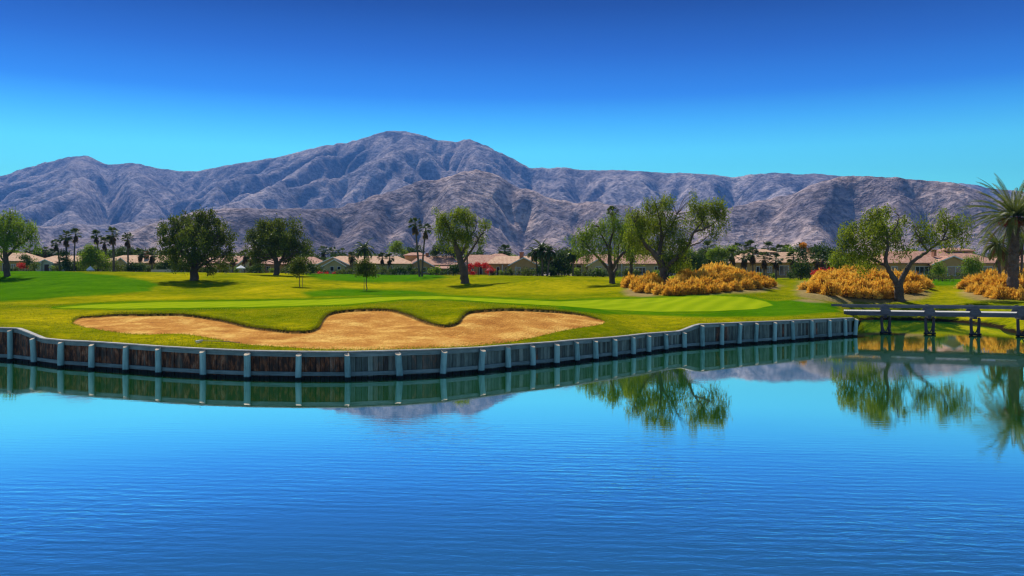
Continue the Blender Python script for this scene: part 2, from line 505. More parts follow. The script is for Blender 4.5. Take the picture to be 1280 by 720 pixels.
for x, rows in TC.items():
    for d, y in rows:
        u, v = _uv(x, d)
        cu.append(u); cv.append(v); cz.append(H - (y - YH) * d / F)
for x in list(range(-150, 1066, 45)) + [1064]:
    d = float(shore_d(x)) + 0.2
    u, v = _uv(x, d); cu.append(u); cv.append(v); cz.append(float(cap_z(x)) + 0.0)
for x, d in SH[3:]:
    u, v = _uv(min(x, 1440), d); cu.append(u); cv.append(v); cz.append(-0.15)
    if x >= 1440: break
cu = np.array(cu, float); cv = np.array(cv, float); cz = np.array(cz, float)
def _K(r2): return 0.5 * r2 * np.log(r2 + 1e-12)
n = len(cu)
A = np.zeros((n + 3, n + 3))
A[:n, :n] = _K((cu[:, None] - cu) ** 2 + (cv[:, None] - cv) ** 2) + np.eye(n) * 0.02
A[:n, n] = 1; A[:n, n + 1] = cu; A[:n, n + 2] = cv; A[n:, :n] = A[:n, n:].T
W = np.linalg.solve(A, np.concatenate([cz, [0, 0, 0]]))
def tps(xp, d):
    xp = np.clip(np.asarray(xp, float), -150, 1440); d = np.minimum(np.asarray(d, float), 195)
    u, v = _uv(xp, d)
    sh = np.broadcast(u, v).shape
    u = np.broadcast_to(u, sh).ravel(); v = np.broadcast_to(v, sh).ravel()
    out = np.empty(u.size)
    for i in range(0, u.size, 40000):
        s = slice(i, i + 40000)
        out[s] = _K((u[s, None] - cu) ** 2 + (v[s, None] - cv) ** 2) @ W[:n] + W[n] + W[n + 1] * u[s] + W[n + 2] * v[s]
    return out.reshape(sh)
def ground0(xp, d):
    t = d - shore_d(xp)
    z = tps(xp, d)
    e = edge_z(np.asarray(xp, float))
    k = sstep(0.0, 1.2, t)
    z = e * (1 - k) + z * k
    X = PX(xp, d)
    rel = 0.10 * fbm(X / 7.0, d / 7.0, 3, 3) * sstep(1.5, 8, t) + 0.45 * fbm(X / 24.0, d / 19.0, 2, 8) * sstep(16, 40, t) * (1 - sstep(150, 185, d))
    return z + rel

# bunker outline in photo pixels (x, y, lip height in metres)
BK = [(91, 403, .10), (94, 399, .16), (104, 396, .20), (130, 393.5, .24), (180, 391.5, .28), (230, 392, .28), (268, 396, .28), (300, 403, .28), (330, 410, .26),
      (360, 413.5, .26), (386, 413, .26), (397, 408, .26), (402, 399, .28), (412, 391, .30), (440, 387, .30), (482, 385.5, .30), (506, 390, .30),
      (526, 398, .30), (542, 404, .28), (558, 406.5, .28), (572, 402, .28), (577, 395, .28), (588, 388.5, .30), (630, 385.5, .30), (680, 386.5, .30),
      (722, 391, .24), (746, 397.5, .16), (756, 402.5, .08), (742, 407, .03), (700, 414, .02), (680, 419, .02), (640, 426.5, .02), (560, 432.8, .02),
      (470, 436, .02), (400, 435.6, .02), (337, 432.5, .02), (300, 429.5, .03), (262, 422.5, .05), (225, 417, .06), (172, 417.5, .06), (130, 413, .05), (103, 408, .06)]
def ray_ground(x, y):
    d = np.linspace(float(shore_d(x)) + 0.25, 130, 1200)
    z = tps(np.full_like(d, x), d)
    yy = YH + (H - z) * F / d
    i = np.argmax(yy <= y)
    if i == 0: return d[0]
    a, b = yy[i - 1], yy[i]
    return d[i - 1] + (d[i] - d[i - 1]) * (a - y) / (a - b + 1e-9)
bk = []
for x, y, l in BK:
    d = ray_ground(x, y)
    bk.append((PX(x, d), d, l))
bk = np.array(bk)
# smooth closed outline
def closed_spline(q, m=8):
    k = len(q); out = []
    for i in range(k):
        a, b, c, d = q[(i - 1) % k], q[i], q[(i + 1) % k], q[(i + 2) % k]
        for t in np.linspace(0, 1, m, endpoint=False):
            out.append(0.5 * (2 * b + (c - a) * t + (2 * a - 5 * b + 4 * c - d) * t * t + (3 * b - a - 3 * c + d) * t ** 3))
    return np.array(out)
bks = closed_spline(bk, 6)
bks[:, :2] += 0.05 * np.stack([fbm(bks[:, 0] * 1.3, bks[:, 1] * 1.3, 3, 21), fbm(bks[:, 0] * 1.3, bks[:, 1] * 1.3, 3, 33)], 1)
def bunker_sdf(X, Y):
    """signed distance (positive inside), lip height and nearest outline point"""
    X = np.asarray(X, float); Y = np.asarray(Y, float)
    best = np.full(X.shape, 1e9); lip = np.zeros(X.shape); nx = np.zeros(X.shape); ny = np.zeros(X.shape)
    inside = np.zeros(X.shape, bool)
    k = len(bks)
    for i in range(k):
        ax, ay, al = bks[i]; bx, by, bl = bks[(i + 1) % k]
        dx, dy = bx - ax, by - ay
        t = np.clip(((X - ax) * dx + (Y - ay) * dy) / (dx * dx + dy * dy + 1e-12), 0, 1)
        px, py = ax + t * dx, ay + t * dy
        dd = (X - px) ** 2 + (Y - py) ** 2
        m = dd < best
        best = np.where(m, dd, best); lip = np.where(m, al + (bl - al) * t, lip)
        nx = np.where(m, px, nx); ny = np.where(m, py, ny)
        c = ((ay > Y) != (by > Y)) & (X < (bx - ax) * (Y - ay) / (by - ay + 1e-12) + ax)
        inside ^= c
    s = np.sqrt(best)
    return np.where(inside, s, -s), lip, nx, ny
def bunker_dz(s, lip):
    depth = 0.62 * lip * sstep(-0.02, 0.14, s) * (0.35 + 0.65 * np.exp(-np.maximum(s, 0) / 2.2)) + 0.12 * sstep(0.3, 3.0, s)
    roll = 0.05 * sstep(-0.8, -0.05, s) * (s < 0) * (lip > 0.12)         # turned-up turf edge
    return -depth * (s > -0.02) + roll
def gz(xp, d):
    xp = np.asarray(float(xp)); d = np.asarray(float(d))
    z = float(ground0(xp, d))
    if 38 < d < 64:
        s, l, _, _ = bunker_sdf(np.array([PX(xp, d)]), np.array([float(d)]))
        z += float(bunker_dz(s, l)[0])
    return z
def gP(xp, d): return np.array([PX(xp, d), d, gz(xp, d)])

# ------------------------------------------------------------------ ground sheet
xs = np.concatenate([np.arange(-430, -48, 14.0), np.arange(-40, 1060, 1.2), np.arange(1060, 1085, 0.4), np.arange(1085, 1325, 1.4), np.arange(1330, 1710, 14.0)])
ts = np.concatenate([np.arange(0, 1.0, 0.1), np.arange(1, 22, 0.14), np.arange(22, 62, 0.6), np.arange(62, 160, 2.0), np.geomspace(162, 8700, 36)])
XP, T = np.meshgrid(xs, ts, indexing='ij')
SD = shore_d(xs)[:, None] + 0.12
D = SD + T
GX = PX(XP, D)
near = (D > 38) & (D < 64) & (XP > 60) & (XP < 790)
s_ = np.full(D.shape, -9.0); l_ = np.zeros(D.shape); nx_ = np.zeros(D.shape); ny_ = np.zeros(D.shape)
s_[near], l_[near], nx_[near], ny_[near] = bunker_sdf(GX[near], D[near])
# snap the vertices nearest the outline onto it, so the sand has a clean edge
snap = near & (np.abs(s_) < 0.075) & (T > 0.05)
GX = np.where(snap, nx_, GX); DY = np.where(snap, ny_, D)
XPs = GX / DY * F + 640
s_ = np.where(snap, 0.0, s_)
GZ = ground0(XPs, DY) + np.where(near, bunker_dz(s_, l_), 0)
GZ = np.where(DY > 1200, np.minimum(GZ, 5.2), GZ)
ROW = YH + (H - GZ) * F / DY                      # row on which each ground point lies
# turf kinds
def poly_sd(x, y, poly, ys=4.0):
    poly = np.array(poly, float) * [1, ys]
    X, Y = x, y * ys
    best = np.full(X.shape, 1e18); ins = np.zeros(X.shape, bool); k = len(poly)
    for i in range(k):
        ax, ay = poly[i]; bx, by = poly[(i + 1) % k]
        dx, dy = bx - ax, by - ay
        t = np.clip(((X - ax) * dx + (Y - ay) * dy) / (dx * dx + dy * dy + 1e-12), 0, 1)
        best = np.minimum(best, (X - ax - t * dx) ** 2 + (Y - ay - t * dy) ** 2)
        ins ^= ((ay > Y) != (by > Y)) & (X < (bx - ax) * (Y - ay) / (by - ay + 1e-12) + ax)
    return np.where(ins, 1, -1) * np.sqrt(best)
GREEN_A = [(70, 384.5), (110, 381), (200, 377.7), (300, 376.6), (400, 374.6), (470, 371.8), (540, 369.8), (620, 373.5), (700, 377), (745, 374.8), (800, 373.2), (850, 371.2),
           (890, 369.5), (930, 371.5), (958, 377), (966, 381.5), (945, 386), (890, 389), (820, 389.5), (760, 387), (705, 382.5), (620, 378), (560, 373.6), (500, 374.2), (430, 380.5), (300, 384), (150, 385.6)]
LUSH = [[(-300, 336), (60, 336), (125, 343), (180, 349), (196, 356), (184, 364), (110, 371), (0, 377), (-300, 380)],
        [(375, 341), (545, 341), (560, 347), (520, 352), (455, 353), (400, 350)],
        [(375, 365), (430, 361), (500, 363), (560, 367), (480, 369.5), (390, 371)],
        [(950, 377), (1000, 376), (1045, 380), (1050, 390), (960, 397), (860, 396), (760, 393), (700, 386), (700, 382), (780, 389), (880, 391), (950, 387)],
        [(1150, 346), (1205, 346), (1205, 357), (1150, 357)]]
DIRT = [[(780, 360), (800, 352), (960, 350), (985, 358), (960, 366), (860, 370), (800, 373), (784, 370)],
        [(995, 350), (1150, 348), (1165, 366), (1150, 376), (1100, 380), (1010, 378), (985, 372)],
        [(1195, 348), (1440, 346), (1440, 378), (1220, 376), (1190, 366)]]
mg = poly_sd(XP, ROW, GREEN_A)
wob = 5 * fbm(GX / 9, DY / 9, 3, 9)
m_green = sstep(-1.2, 1.2, mg) * (DY < 130)
m_collar = sstep(-15, -2, mg) * (1 - m_green) * (DY < 110)
m_lush = np.zeros(D.shape)
for q in LUSH: m_lush = np.maximum(m_lush, sstep(-6, 6, poly_sd(XP, ROW, q) + 1.6 * wob))
m_dirt = np.zeros(D.shape)
for q in DIRT: m_dirt = np.maximum(m_dirt, sstep(-2, 14, poly_sd(XP, ROW, q) + 3.0 * wob))
m_dirt *= 0.8 * ((DY > 80) & (DY < 140))
dry = np.zeros(D.shape)
def patch(x, y, rx, ry, a): return a * np.exp(-((XP - x) / rx) ** 2 - ((ROW - y) / ry) ** 2)
for q in [(340, 364, 60, 6, .8), (350, 346, 50, 5, .9), (160, 372, 90, 4, .9), (30, 378, 90, 2.5, .7), (480, 357, 90, 4, .8), (720, 358, 70, 10, .6), (640, 362, 80, 6, .55), (60, 400, 110, 12, .9),
          (200, 424, 110, 9, 1.0), (460, 438, 300, 4, .8), (360, 408, 30, 6, .8), (210, 345, 60, 4, .7), (560, 400, 25, 6, .7), (880, 402, 120, 10, .6), (1180, 366, 60, 8, .6), (1200, 395, 120, 10, .75), (720, 404, 30, 8, .5), (300, 371, 120, 3, .5)]:
    dry = np.maximum(dry, patch(*q))
dry = np.clip(dry + 0.55 * fbm(GX / 12, DY / 12, 4, 15), 0, 1) * (1 - m_green)
nX, nT = D.shape
idx = np.arange(nX * nT).reshape(nX, nT)
quads = np.stack([idx[:-1, :-1], idx[1:, :-1], idx[1:, 1:], idx[:-1, 1:]], -1).reshape(-1, 4)
sc = (s_[:-1, :-1] + s_[1:, :-1] + s_[1:, 1:] + s_[:-1, 1:]).ravel() / 4
is_sand = sc > 0.0
verts = np.stack([GX, DY, GZ], -1).reshape(-1, 3)
def sub(q):
    u, inv = np.unique(q.ravel(), return_inverse=True)
    return u, inv.reshape(-1, 4)
def m_ground():
    m, nt, out = mat('turf')
    v = geo_pos(nt)
    n1 = noise(nt, v, 0.22, 5, 0.6)
    n2 = noise(nt, v, 1.3, 5, 0.65)
    n3 = noise(nt, scaled(nt, v, 1, 0.35, 3), 5.0, 6, 0.8)
    f = math_(nt, 'ADD', math_(nt, 'MULTIPLY', n1, 0.38), math_(nt, 'ADD', math_(nt, 'MULTIPLY', n2, 0.32), math_(nt, 'MULTIPLY', n3, 0.30)))
    rough = ramp(nt, f, [(0.34, (0.075, 0.120, 0.001)), (0.50, (0.165, 0.205, 0.002)), (0.66, (0.34, 0.31, 0.004))])
    dryc = ramp(nt, f, [(0.34, (0.26, 0.25, 0.003)), (0.50, (0.48, 0.40, 0.005)), (0.66, (0.60, 0.44, 0.012))])
    lush = ramp(nt, f, [(0.34, (0.020, 0.095, 0.001)), (0.50, (0.045, 0.165, 0.002)), (0.66, (0.09, 0.23, 0.003))])
    # mown stripes on the putting green
    w = nd(nt, 'ShaderNodeTexWave', Scale=0.16, Distortion=1.2, Detail=2.0)
    ln(nt, scaled(nt, v, 1, 1, 1, R(20)), w.inputs['Vector'])
    gsum = math_(nt, 'ADD', math_(nt, 'MULTIPLY', w.outputs['Fac'], 0.22), math_(nt, 'MULTIPLY', f, 0.78))
    green = ramp(nt, gsum, [(0.25, (0.17, 0.26, 0.004)), (0.5, (0.24, 0.325, 0.006)), (0.8, (0.33, 0.39, 0.010))])
    dirt = ramp(nt, f, [(0.34, (0.20, 0.13, 0.06)), (0.5, (0.34, 0.23, 0.11)), (0.66, (0.46, 0.33, 0.17))])
    n5 = noise(nt, v, 0.55, 6, 0.75, 0.8)
    rough = mixc(nt, 0.55, rough, ramp(nt, n5, [(0.33, (0.36, 0.52, 0.5)), (0.5, (1, 1, 1)), (0.66, (1.7, 1.25, 1.0))]), 'MULTIPLY')
    dm = math_(nt, 'MULTIPLY', attr(nt, 'dry'), ramp(nt, n2, [(0.3, (0.35,) * 3), (0.6, (1,) * 3)]))
    c = mixc(nt, dm, rough, dryc)
    c = mixc(nt, math_(nt, 'MULTIPLY', attr(nt, 'collar'), 0.8), c, lush)
    c = mixc(nt, math_(nt, 'MULTIPLY', attr(nt, 'lush'), 0.9), c, lush)
    c = mixc(nt, attr(nt, 'green'), c, green)
    c = mixc(nt, attr(nt, 'dirt'), c, dirt)
    spz = nt.nodes.new('ShaderNodeSeparateXYZ'); ln(nt, v, spz.inputs[0])
    mz = nd(nt, 'ShaderNodeMapRange'); ln(nt, math_(nt, 'ADD', spz.outputs['Z'], math_(nt, 'MULTIPLY', math_(nt, 'SUBTRACT', n2, 0.5), 0.5)), mz.inputs['Value'])
    mz.inputs['From Min'].default_value = 0.34; mz.inputs['From Max'].default_value = 0.18
    c = mixc(nt, mz.outputs[0], c, (0.022, 0.016, 0.008))
    hgt = math_(nt, 'ADD', math_(nt, 'MULTIPLY', n3, 0.6), math_(nt, 'MULTIPLY', n2, 0.6))
    bs = math_(nt, 'SUBTRACT', 0.75, math_(nt, 'MULTIPLY', attr(nt, 'green'), 0.6))
    b = nd(nt, 'ShaderNodeBump', Distance=0.30)
    ln(nt, bs, b.inputs['Strength']); ln(nt, hgt, b.inputs['Height'])
    p = principled(nt, out, c, 1.0, b.outputs[0], 0.0)
    return m
def m_sand():
    m, nt, out = mat('bunker_sand')
    v = geo_pos(nt)
    n1 = noise(nt, v, 0.5, 5, 0.6)
    n2 = noise(nt, v, 3.0, 5, 0.7)
    n3 = noise(nt, scaled(nt, v, 5, 1.4, 2, R(35)), 2.2, 4, 0.65)
    f = math_(nt, 'ADD', math_(nt, 'MULTIPLY', n1, 0.55), math_(nt, 'ADD', math_(nt, 'MULTIPLY', n2, 0.22), math_(nt, 'MULTIPLY', n3, 0.23)))
    c = ramp(nt, f, [(0.36, (0.36, 0.13, 0.020)), (0.5, (0.60, 0.27, 0.05)), (0.62, (0.88, 0.56, 0.14))])
    n4 = noise(nt, scaled(nt, v, 1, 1, 1), 11.0, 3, 0.7)
    c = mixc(nt, 0.5, c, ramp(nt, n4, [(0.3, (0.72,) * 3), (0.65, (1.12,) * 3)]), 'MULTIPLY')
    soil_shadow = ramp(nt, n2, [(0.35, (0.030, 0.026, 0.007)), (0.6, (0.10, 0.075, 0.022))])  # lip's shadow painted into the sand colour, in a cut-turf soil tone
    c = mixc(nt, attr(nt, 'soil_shadow'), c, soil_shadow)
    rk_ = nd(nt, 'ShaderNodeTexWave', Scale=1.6, Distortion=5.0, Detail=2.0); ln(nt, scaled(nt, v, 1, 0.5, 1, R(30)), rk_.inputs['Vector'])
    h = math_(nt, 'ADD', math_(nt, 'MULTIPLY', n2, 0.7), math_(nt, 'ADD', n3, math_(nt, 'MULTIPLY', rk_.outputs['Fac'], 0.14)))
    principled(nt, out, c, 0.95, bump(nt, h, 0.9, 0.14), 0.03)
    return m
M['ground'] = m_ground(); M['sand'] = m_sand()
flat = lambda a: a.reshape(-1)
u, q = sub(quads[~is_sand])
mb = MB(); mb.add(verts[u], q)
g = mb.build('ground', M['ground'], smooth=True, attrs={'green': flat(m_green)[u], 'collar': flat(m_collar)[u], 'lush': flat(m_lush)[u], 'dirt': flat(m_dirt)[u], 'dry': flat(dry)[u]})
tag(g, 'rolling golf course turf with a mown putting green behind the bunker', 'ground', kind='structure')
u, q = sub(quads[is_sand])
mb = MB(); mb.add(verts[u], q)
g = mb.build('bunker_sand', M['sand'], smooth=True, attrs={'soil_shadow': (sstep(0.20, 0.08, s_) * sstep(0.10, 0.2, l_)).reshape(-1)[u]})
tag(g, 'tan sand bunker with a curved turf lip', 'sand', kind='structure')

# ------------------------------------------------------------------ water
def m_water():
    m, nt, out = mat('lake_water')
    v = geo_pos(nt)
    a = noise(nt, scaled(nt, v, 1.0, 2.6, 1, R(14)), 2.2, 3, 0.55, 0.6)
    b = noise(nt, scaled(nt, v, 1.0, 2.6, 1, R(-14)), 0.45, 3, 0.5, 0.4)
    w = nd(nt, 'ShaderNodeTexWave', Scale=0.55, Distortion=3.5, Detail=2.0)
    w.inputs['Detail Scale'].default_value = 1.2
    w.bands_direction = 'Y'
    ln(nt, scaled(nt, v, 0.6, 1.5, 1, R(13)), w.inputs['Vector'])
    patch_ = ramp(nt, noise(nt, scaled(nt, v, 1, 1, 1), 0.07, 2, 0.5), [(0.38, (0.12,) * 3), (0.62, (1,) * 3)])
    # wind reaches the open water, the lee below the wall lies calmer
    sp = nt.nodes.new('ShaderNodeSeparateXYZ'); ln(nt, v, sp.inputs[0])
    wind = nd(nt, 'ShaderNodeMapRange'); ln(nt, sp.outputs['Y'], wind.inputs['Value'])
    wind.inputs['From Min'].default_value = 30; wind.inputs['From Max'].default_value = 16
    wind.inputs['To Min'].default_value = 0.07; wind.inputs['To Max'].default_value = 1.0
    h = math_(nt, 'ADD', math_(nt, 'MULTIPLY', a, 0.5), math_(nt, 'ADD', math_(nt, 'MULTIPLY', b, 0.7), math_(nt, 'MULTIPLY', w.outputs['Fac'], 0.12)))
    h = math_(nt, 'MULTIPLY', h, math_(nt, 'MULTIPLY', patch_, wind.outputs[0]))
    bp = bump(nt, h, 1.0, 0.017)
    gl = nd(nt, 'ShaderNodeBsdfGlossy', Roughness=0.015)
    gl.inputs['Color'].default_value = (0.96, 0.98, 1, 1)
    ln(nt, bp, gl.inputs['Normal'])
    df = nd(nt, 'ShaderNodeBsdfDiffuse')
    df.inputs['Color'].default_value = (0.02, 0.22, 0.03, 1)
    fr = nd(nt, 'ShaderNodeFresnel', IOR=1.45); ln(nt, bp, fr.inputs['Normal'])
    mr = nd(nt, 'ShaderNodeMapRange'); ln(nt, fr.outputs[0], mr.inputs['Value'])
    mr.inputs['From Min'].default_value = 0.03; mr.inputs['From Max'].default_value = 0.42
    mr.inputs['To Min'].default_value = 0.82; mr.inputs['To Max'].default_value = 0.90
    mx = nd(nt, 'ShaderNodeMixShader')
    ln(nt, mr.outputs[0], mx.inputs[0]); ln(nt, df.outputs[0], mx.inputs[1]); ln(nt, gl.outputs[0], mx.inputs[2])
    ln(nt, mx.outputs[0], out.inputs['Surface'])
    return m
M['water'] = m_water()
mb = MB()
mb.add([[-300, -300, 0], [300, -300, 0], [300, 140, 0], [-300, 140, 0]], [[0, 1, 2, 3]])
g = mb.build('water', M['water'])
tag(g, 'blue lake with fine ripples mirroring the sky', 'water', kind='structure')

# ------------------------------------------------------------------ mountains
SKY = [(-320, 232), (-150, 226), (0, 221), (25, 212), (50, 205), (75, 199), (90, 195.5), (98, 194), (105, 197), (113, 195), (121, 199), (130, 205.5), (140, 206), (160, 203.5),
       (175, 205), (195, 210), (225, 214), (250, 214), (265, 210), (300, 204), (350, 196), (380, 188), (405, 182), (430, 179), (450, 174), (478, 165), (490, 163.5),
       (510, 164.5), (530, 169.5), (550, 176), (570, 177), (585, 174.5), (600, 178.5), (625, 190), (650, 204), (662, 209), (690, 211), (705, 208.5), (720, 212), (740, 213),
       (770, 212.5), (800, 214), (830, 216), (860, 216.5), (900, 219), (915, 222), (940, 218), (970, 216), (1000, 218), (1020, 217), (1050, 220), (1090, 220.5), (1130, 223),
       (1170, 227), (1200, 229), (1220, 231), (1240, 236), (1300, 241), (1450, 246), (1600, 250)]
skx = np.array([s[0] for s in SKY], float); sky_ = np.array([s[1] for s in SKY], float)
mx_ = np.arange(-320, 1601, 1.5)
mr_ = np.concatenate([np.linspace(1250, 4200, 210), np.linspace(4215, 7600, 170)])
MXP, MR = np.meshgrid(mx_, mr_, indexing='ij')
MXw = (MXP - 640) / F * MR
RKX = [-320, 60, 200, 330, 480, 600, 680, 800, 1000, 1250, 1600]; RKY = [6800, 6700, 6500, 6200, 6000, 6000, 5600, 5200, 5000, 5000, 5000]
def ridged(x, y, o, seed, gain=0.5, lac=2.03):
    s = 0; a = 1.0; w = 1.0
    for i in range(o):
        nz = 1 - np.abs(perlin(x * lac ** i, y * lac ** i, seed + 3 * i)) * 1.9
        nz = np.clip(nz, 0, 1) ** 2
        s = s + a * nz * w
        w = np.clip(nz * 1.6, 0.15, 1); a *= gain
    return s
CELL = 32.0
gx = np.arange(-6400, 6900, CELL); gy = np.arange(1200, 7700, CELL)
GX2, GY2 = np.meshgrid(gx, gy, indexing='ij')
pxg = np.clip(GX2 / GY2 * F + 640, -320, 1600)
rk = np.interp(pxg, RKX, RKY)
tg_ = np.clip((GY2 - 1350) / (rk - 1350), 0, 1.7)
bh = np.interp(pxg, skx, YH - sky_) / F * rk
env = np.where(tg_ <= 1, 0.10 * tg_ + 0.90 * tg_ ** 1.55, np.maximum(0, 1 - 1.3 * (tg_ - 1)))
h = bh * env
h += bh * 0.15 * (ridged(GX2 / 1300, GY2 / 1900, 4, 51, 0.42) - 0.75) * np.clip(tg_ * 2, 0, 1) * np.clip(1.25 - tg_, 0.06, 1)
for (fx, fr_, fw, fd, fh) in [(190, 1800, 190, 240, 45), (285, 1950, 230, 300, 70), (430, 2100, 320, 320, 75), (570, 2300, 320, 330, 80), (650, 2600, 380, 360, 110), (760, 2200, 300, 300, 80),
                              (900, 1950, 320, 300, 60), (1010, 2150, 260, 280, 85), (1100, 1900, 240, 260, 75), (1200, 2050, 280, 280, 95), (1310, 1850, 300, 300, 90), (80, 1950, 260, 280, 50)]:
    X0 = (fx - 640) / F * fr_
    h += fh * np.exp(-((GX2 - X0) / fw) ** 2 - ((GY2 - fr_) / fd) ** 2)
h += 9 * fbm(GX2 / 240, GY2 / 240, 4, 61) + rng.normal(0, 1.2, h.shape)
h = np.maximum(h, 0)
nxg, nyg = h.shape; ng = nxg * nyg
DIRS = [(-1, 0, 1.0), (1, 0, 1.0), (0, -1, 1.0), (0, 1, 1.0), (-1, -1, 1.414), (-1, 1, 1.414), (1, -1, 1.414), (1, 1, 1.414)]
ids = np.arange(ng).reshape(nxg, nyg)
for it in range(16):
    hp = np.pad(h, 1, mode='edge'); best = np.zeros(h.shape); rec = ids.copy(); dist = np.ones(h.shape)
    for dx_, dy_, L_ in DIRS:
        nb = hp[1 + dx_:1 + dx_ + nxg, 1 + dy_:1 + dy_ + nyg]
        sl = (h - nb) / (L_ * CELL)
        ii = np.clip(np.arange(nxg)[:, None] + dx_, 0, nxg - 1) * nyg + np.clip(np.arange(nyg)[None, :] + dy_, 0, nyg - 1)
        m_ = sl > best
        best = np.where(m_, sl, best); rec = np.where(m_, ii, rec); dist = np.where(m_, L_ * CELL, dist)
    order = np.argsort(h.ravel()).tolist()
    r_ = rec.ravel().tolist(); area = [1.0] * ng
    for i in reversed(order):
        j = r_[i]
        if j != i: area[j] += area[i]
    Fc = (1.05 * np.sqrt(np.array(area)) * 4.6 / dist.ravel()).tolist()
    hl = h.ravel().tolist()
    for i in order:
        j = r_[i]
        if j != i:
            f_ = Fc[i]
            hl[i] = (hl[i] + f_ * hl[j]) / (1 + f_)
    h2 = np.array(hl).reshape(h.shape)
    h = h - np.minimum(h - h2, 26)                       # bounded cut per step keeps the ridges standing
    hp = np.pad(h, 1, mode='edge')
    h = h + 0.05 * (hp[:-2, 1:-1] + hp[2:, 1:-1] + hp[1:-1, :-2] + hp[1:-1, 2:] - 4 * h)
    pit = (rec == ids)
    nbmin = np.min([hp[1 + a:1 + a + nxg, 1 + b:1 + b + nyg] for a, b, _ in DIRS], axis=0)
    h = np.where(pit & (nbmin > h), nbmin + 0.3, h)
def samp(x, y):
    u = np.clip((x - gx[0]) / CELL, 0, nxg - 1.001); v = np.clip((y - gy[0]) / CELL, 0, nyg - 1.001)
    i = u.astype(int); j = v.astype(int); u = u - i; v = v - j
    return (h[i, j] * (1 - u) + h[i + 1, j] * u) * (1 - v) + (h[i, j + 1] * (1 - u) + h[i + 1, j + 1] * u) * v
tt = np.clip((MR - 1300) / (np.interp(mx_, RKX, RKY)[:, None] - 1300), 0, 1.7)
jx = 14 * fbm(MXw / 70, MR / 70, 2, 71); jy = 14 * fbm(MXw / 70, MR / 70, 2, 73)
hh = samp(MXw + jx, MR + jy)
hh = hh + (9 * (ridged(MXw / 150, MR / 230, 3, 77, 0.5) - 0.7) + 3.5 * fbm(MXw / 45, MR / 45, 3, 91)) * np.clip(tt * 4, 0, 1) * np.where(tt > 0.9, np.clip(1 - (tt - 0.9) * 6, 0.35, 1), 1)
ang = (hh - H) / MR
target = (YH - np.interp(mx_, skx, sky_)) / F
ratio = target / ang.max(1)
kern = np.hanning(23); kern /= kern.sum()
ratio = np.convolve(np.pad(ratio, 11, mode='edge'), kern, 'valid')
hh = hh * ratio[:, None]
hh = hh - 6 * (1 - np.clip(tt * 12, 0, 1))
a_, b_ = MXP.shape
idx = np.arange(a_ * b_).reshape(a_, b_)
quads = np.stack([idx[:-1, :-1], idx[1:, :-1], idx[1:, 1:], idx[:-1, 1:]], -1).reshape(-1, 4)
def m_rock():
    m, nt, out = mat('desert_rock')
    v = geo_pos(nt)
    n1 = noise(nt, v, 0.0022, 6, 0.62)
    n2 = noise(nt, v, 0.016, 6, 0.7)
    n3 = noise(nt, v, 0.06, 3, 0.7)
    vo = nd(nt, 'ShaderNodeTexVoronoi', Scale=0.05); ln(nt, v, vo.inputs['Vector'])
    f = math_(nt, 'ADD', math_(nt, 'MULTIPLY', n1, 0.5), math_(nt, 'MULTIPLY', n2, 0.5))
    c = ramp(nt, f, [(0.34, (0.09, 0.085, 0.105)), (0.45, (0.25, 0.225, 0.25)), (0.55, (0.43, 0.375, 0.375)), (0.68, (0.66, 0.55, 0.47))])
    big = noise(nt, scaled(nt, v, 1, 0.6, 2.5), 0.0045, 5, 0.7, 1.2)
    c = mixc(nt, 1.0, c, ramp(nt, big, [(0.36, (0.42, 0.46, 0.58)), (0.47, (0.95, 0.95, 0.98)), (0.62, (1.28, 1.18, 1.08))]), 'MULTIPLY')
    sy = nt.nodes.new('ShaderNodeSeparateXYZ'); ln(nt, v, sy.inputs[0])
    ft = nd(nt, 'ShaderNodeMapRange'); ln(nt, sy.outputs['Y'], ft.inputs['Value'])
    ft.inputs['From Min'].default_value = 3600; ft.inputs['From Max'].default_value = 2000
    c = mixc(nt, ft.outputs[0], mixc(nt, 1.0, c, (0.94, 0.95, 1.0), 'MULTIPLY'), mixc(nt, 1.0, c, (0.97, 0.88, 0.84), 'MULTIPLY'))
    scrub = ramp(nt, n3, [(0.42, (0.35,) * 3), (0.56, (1.15,) * 3)])
    c = mixc(nt, 0.75, c, scrub, 'MULTIPLY')
    h = math_(nt, 'ADD', n2, math_(nt, 'MULTIPLY', n3, 0.45))
    principled(nt, out, c, 0.95, bump(nt, h, 1.0, 17.0), 0.05)
    return m
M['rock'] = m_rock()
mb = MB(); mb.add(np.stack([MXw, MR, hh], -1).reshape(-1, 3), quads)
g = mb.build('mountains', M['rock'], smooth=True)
tag(g, 'bare rocky desert mountains fading blue with distance', 'mountains', kind='structure')

# haze: one closed box of thin blue air round everything
def m_haze():
    m, nt, out = mat('haze_air')
    p = nt.nodes.new('ShaderNodeVolumePrincipled')
    p.inputs['Color'].default_value = (0.12, 0.38, 1.0, 1)
    p.inputs['Density'].default_value = 8.5e-5
    p.inputs['Anisotropy'].default_value = 0.0
    ln(nt, p.outputs[0], out.inputs['Volume'])
    return m
mb = MB(); box(mb, -9300, 9300, -340, 8950, -1.2, 1120)
g = mb.build('haze', m_haze())
tag(g, 'thin blue air between the camera and the mountains', 'haze', kind='stuff')
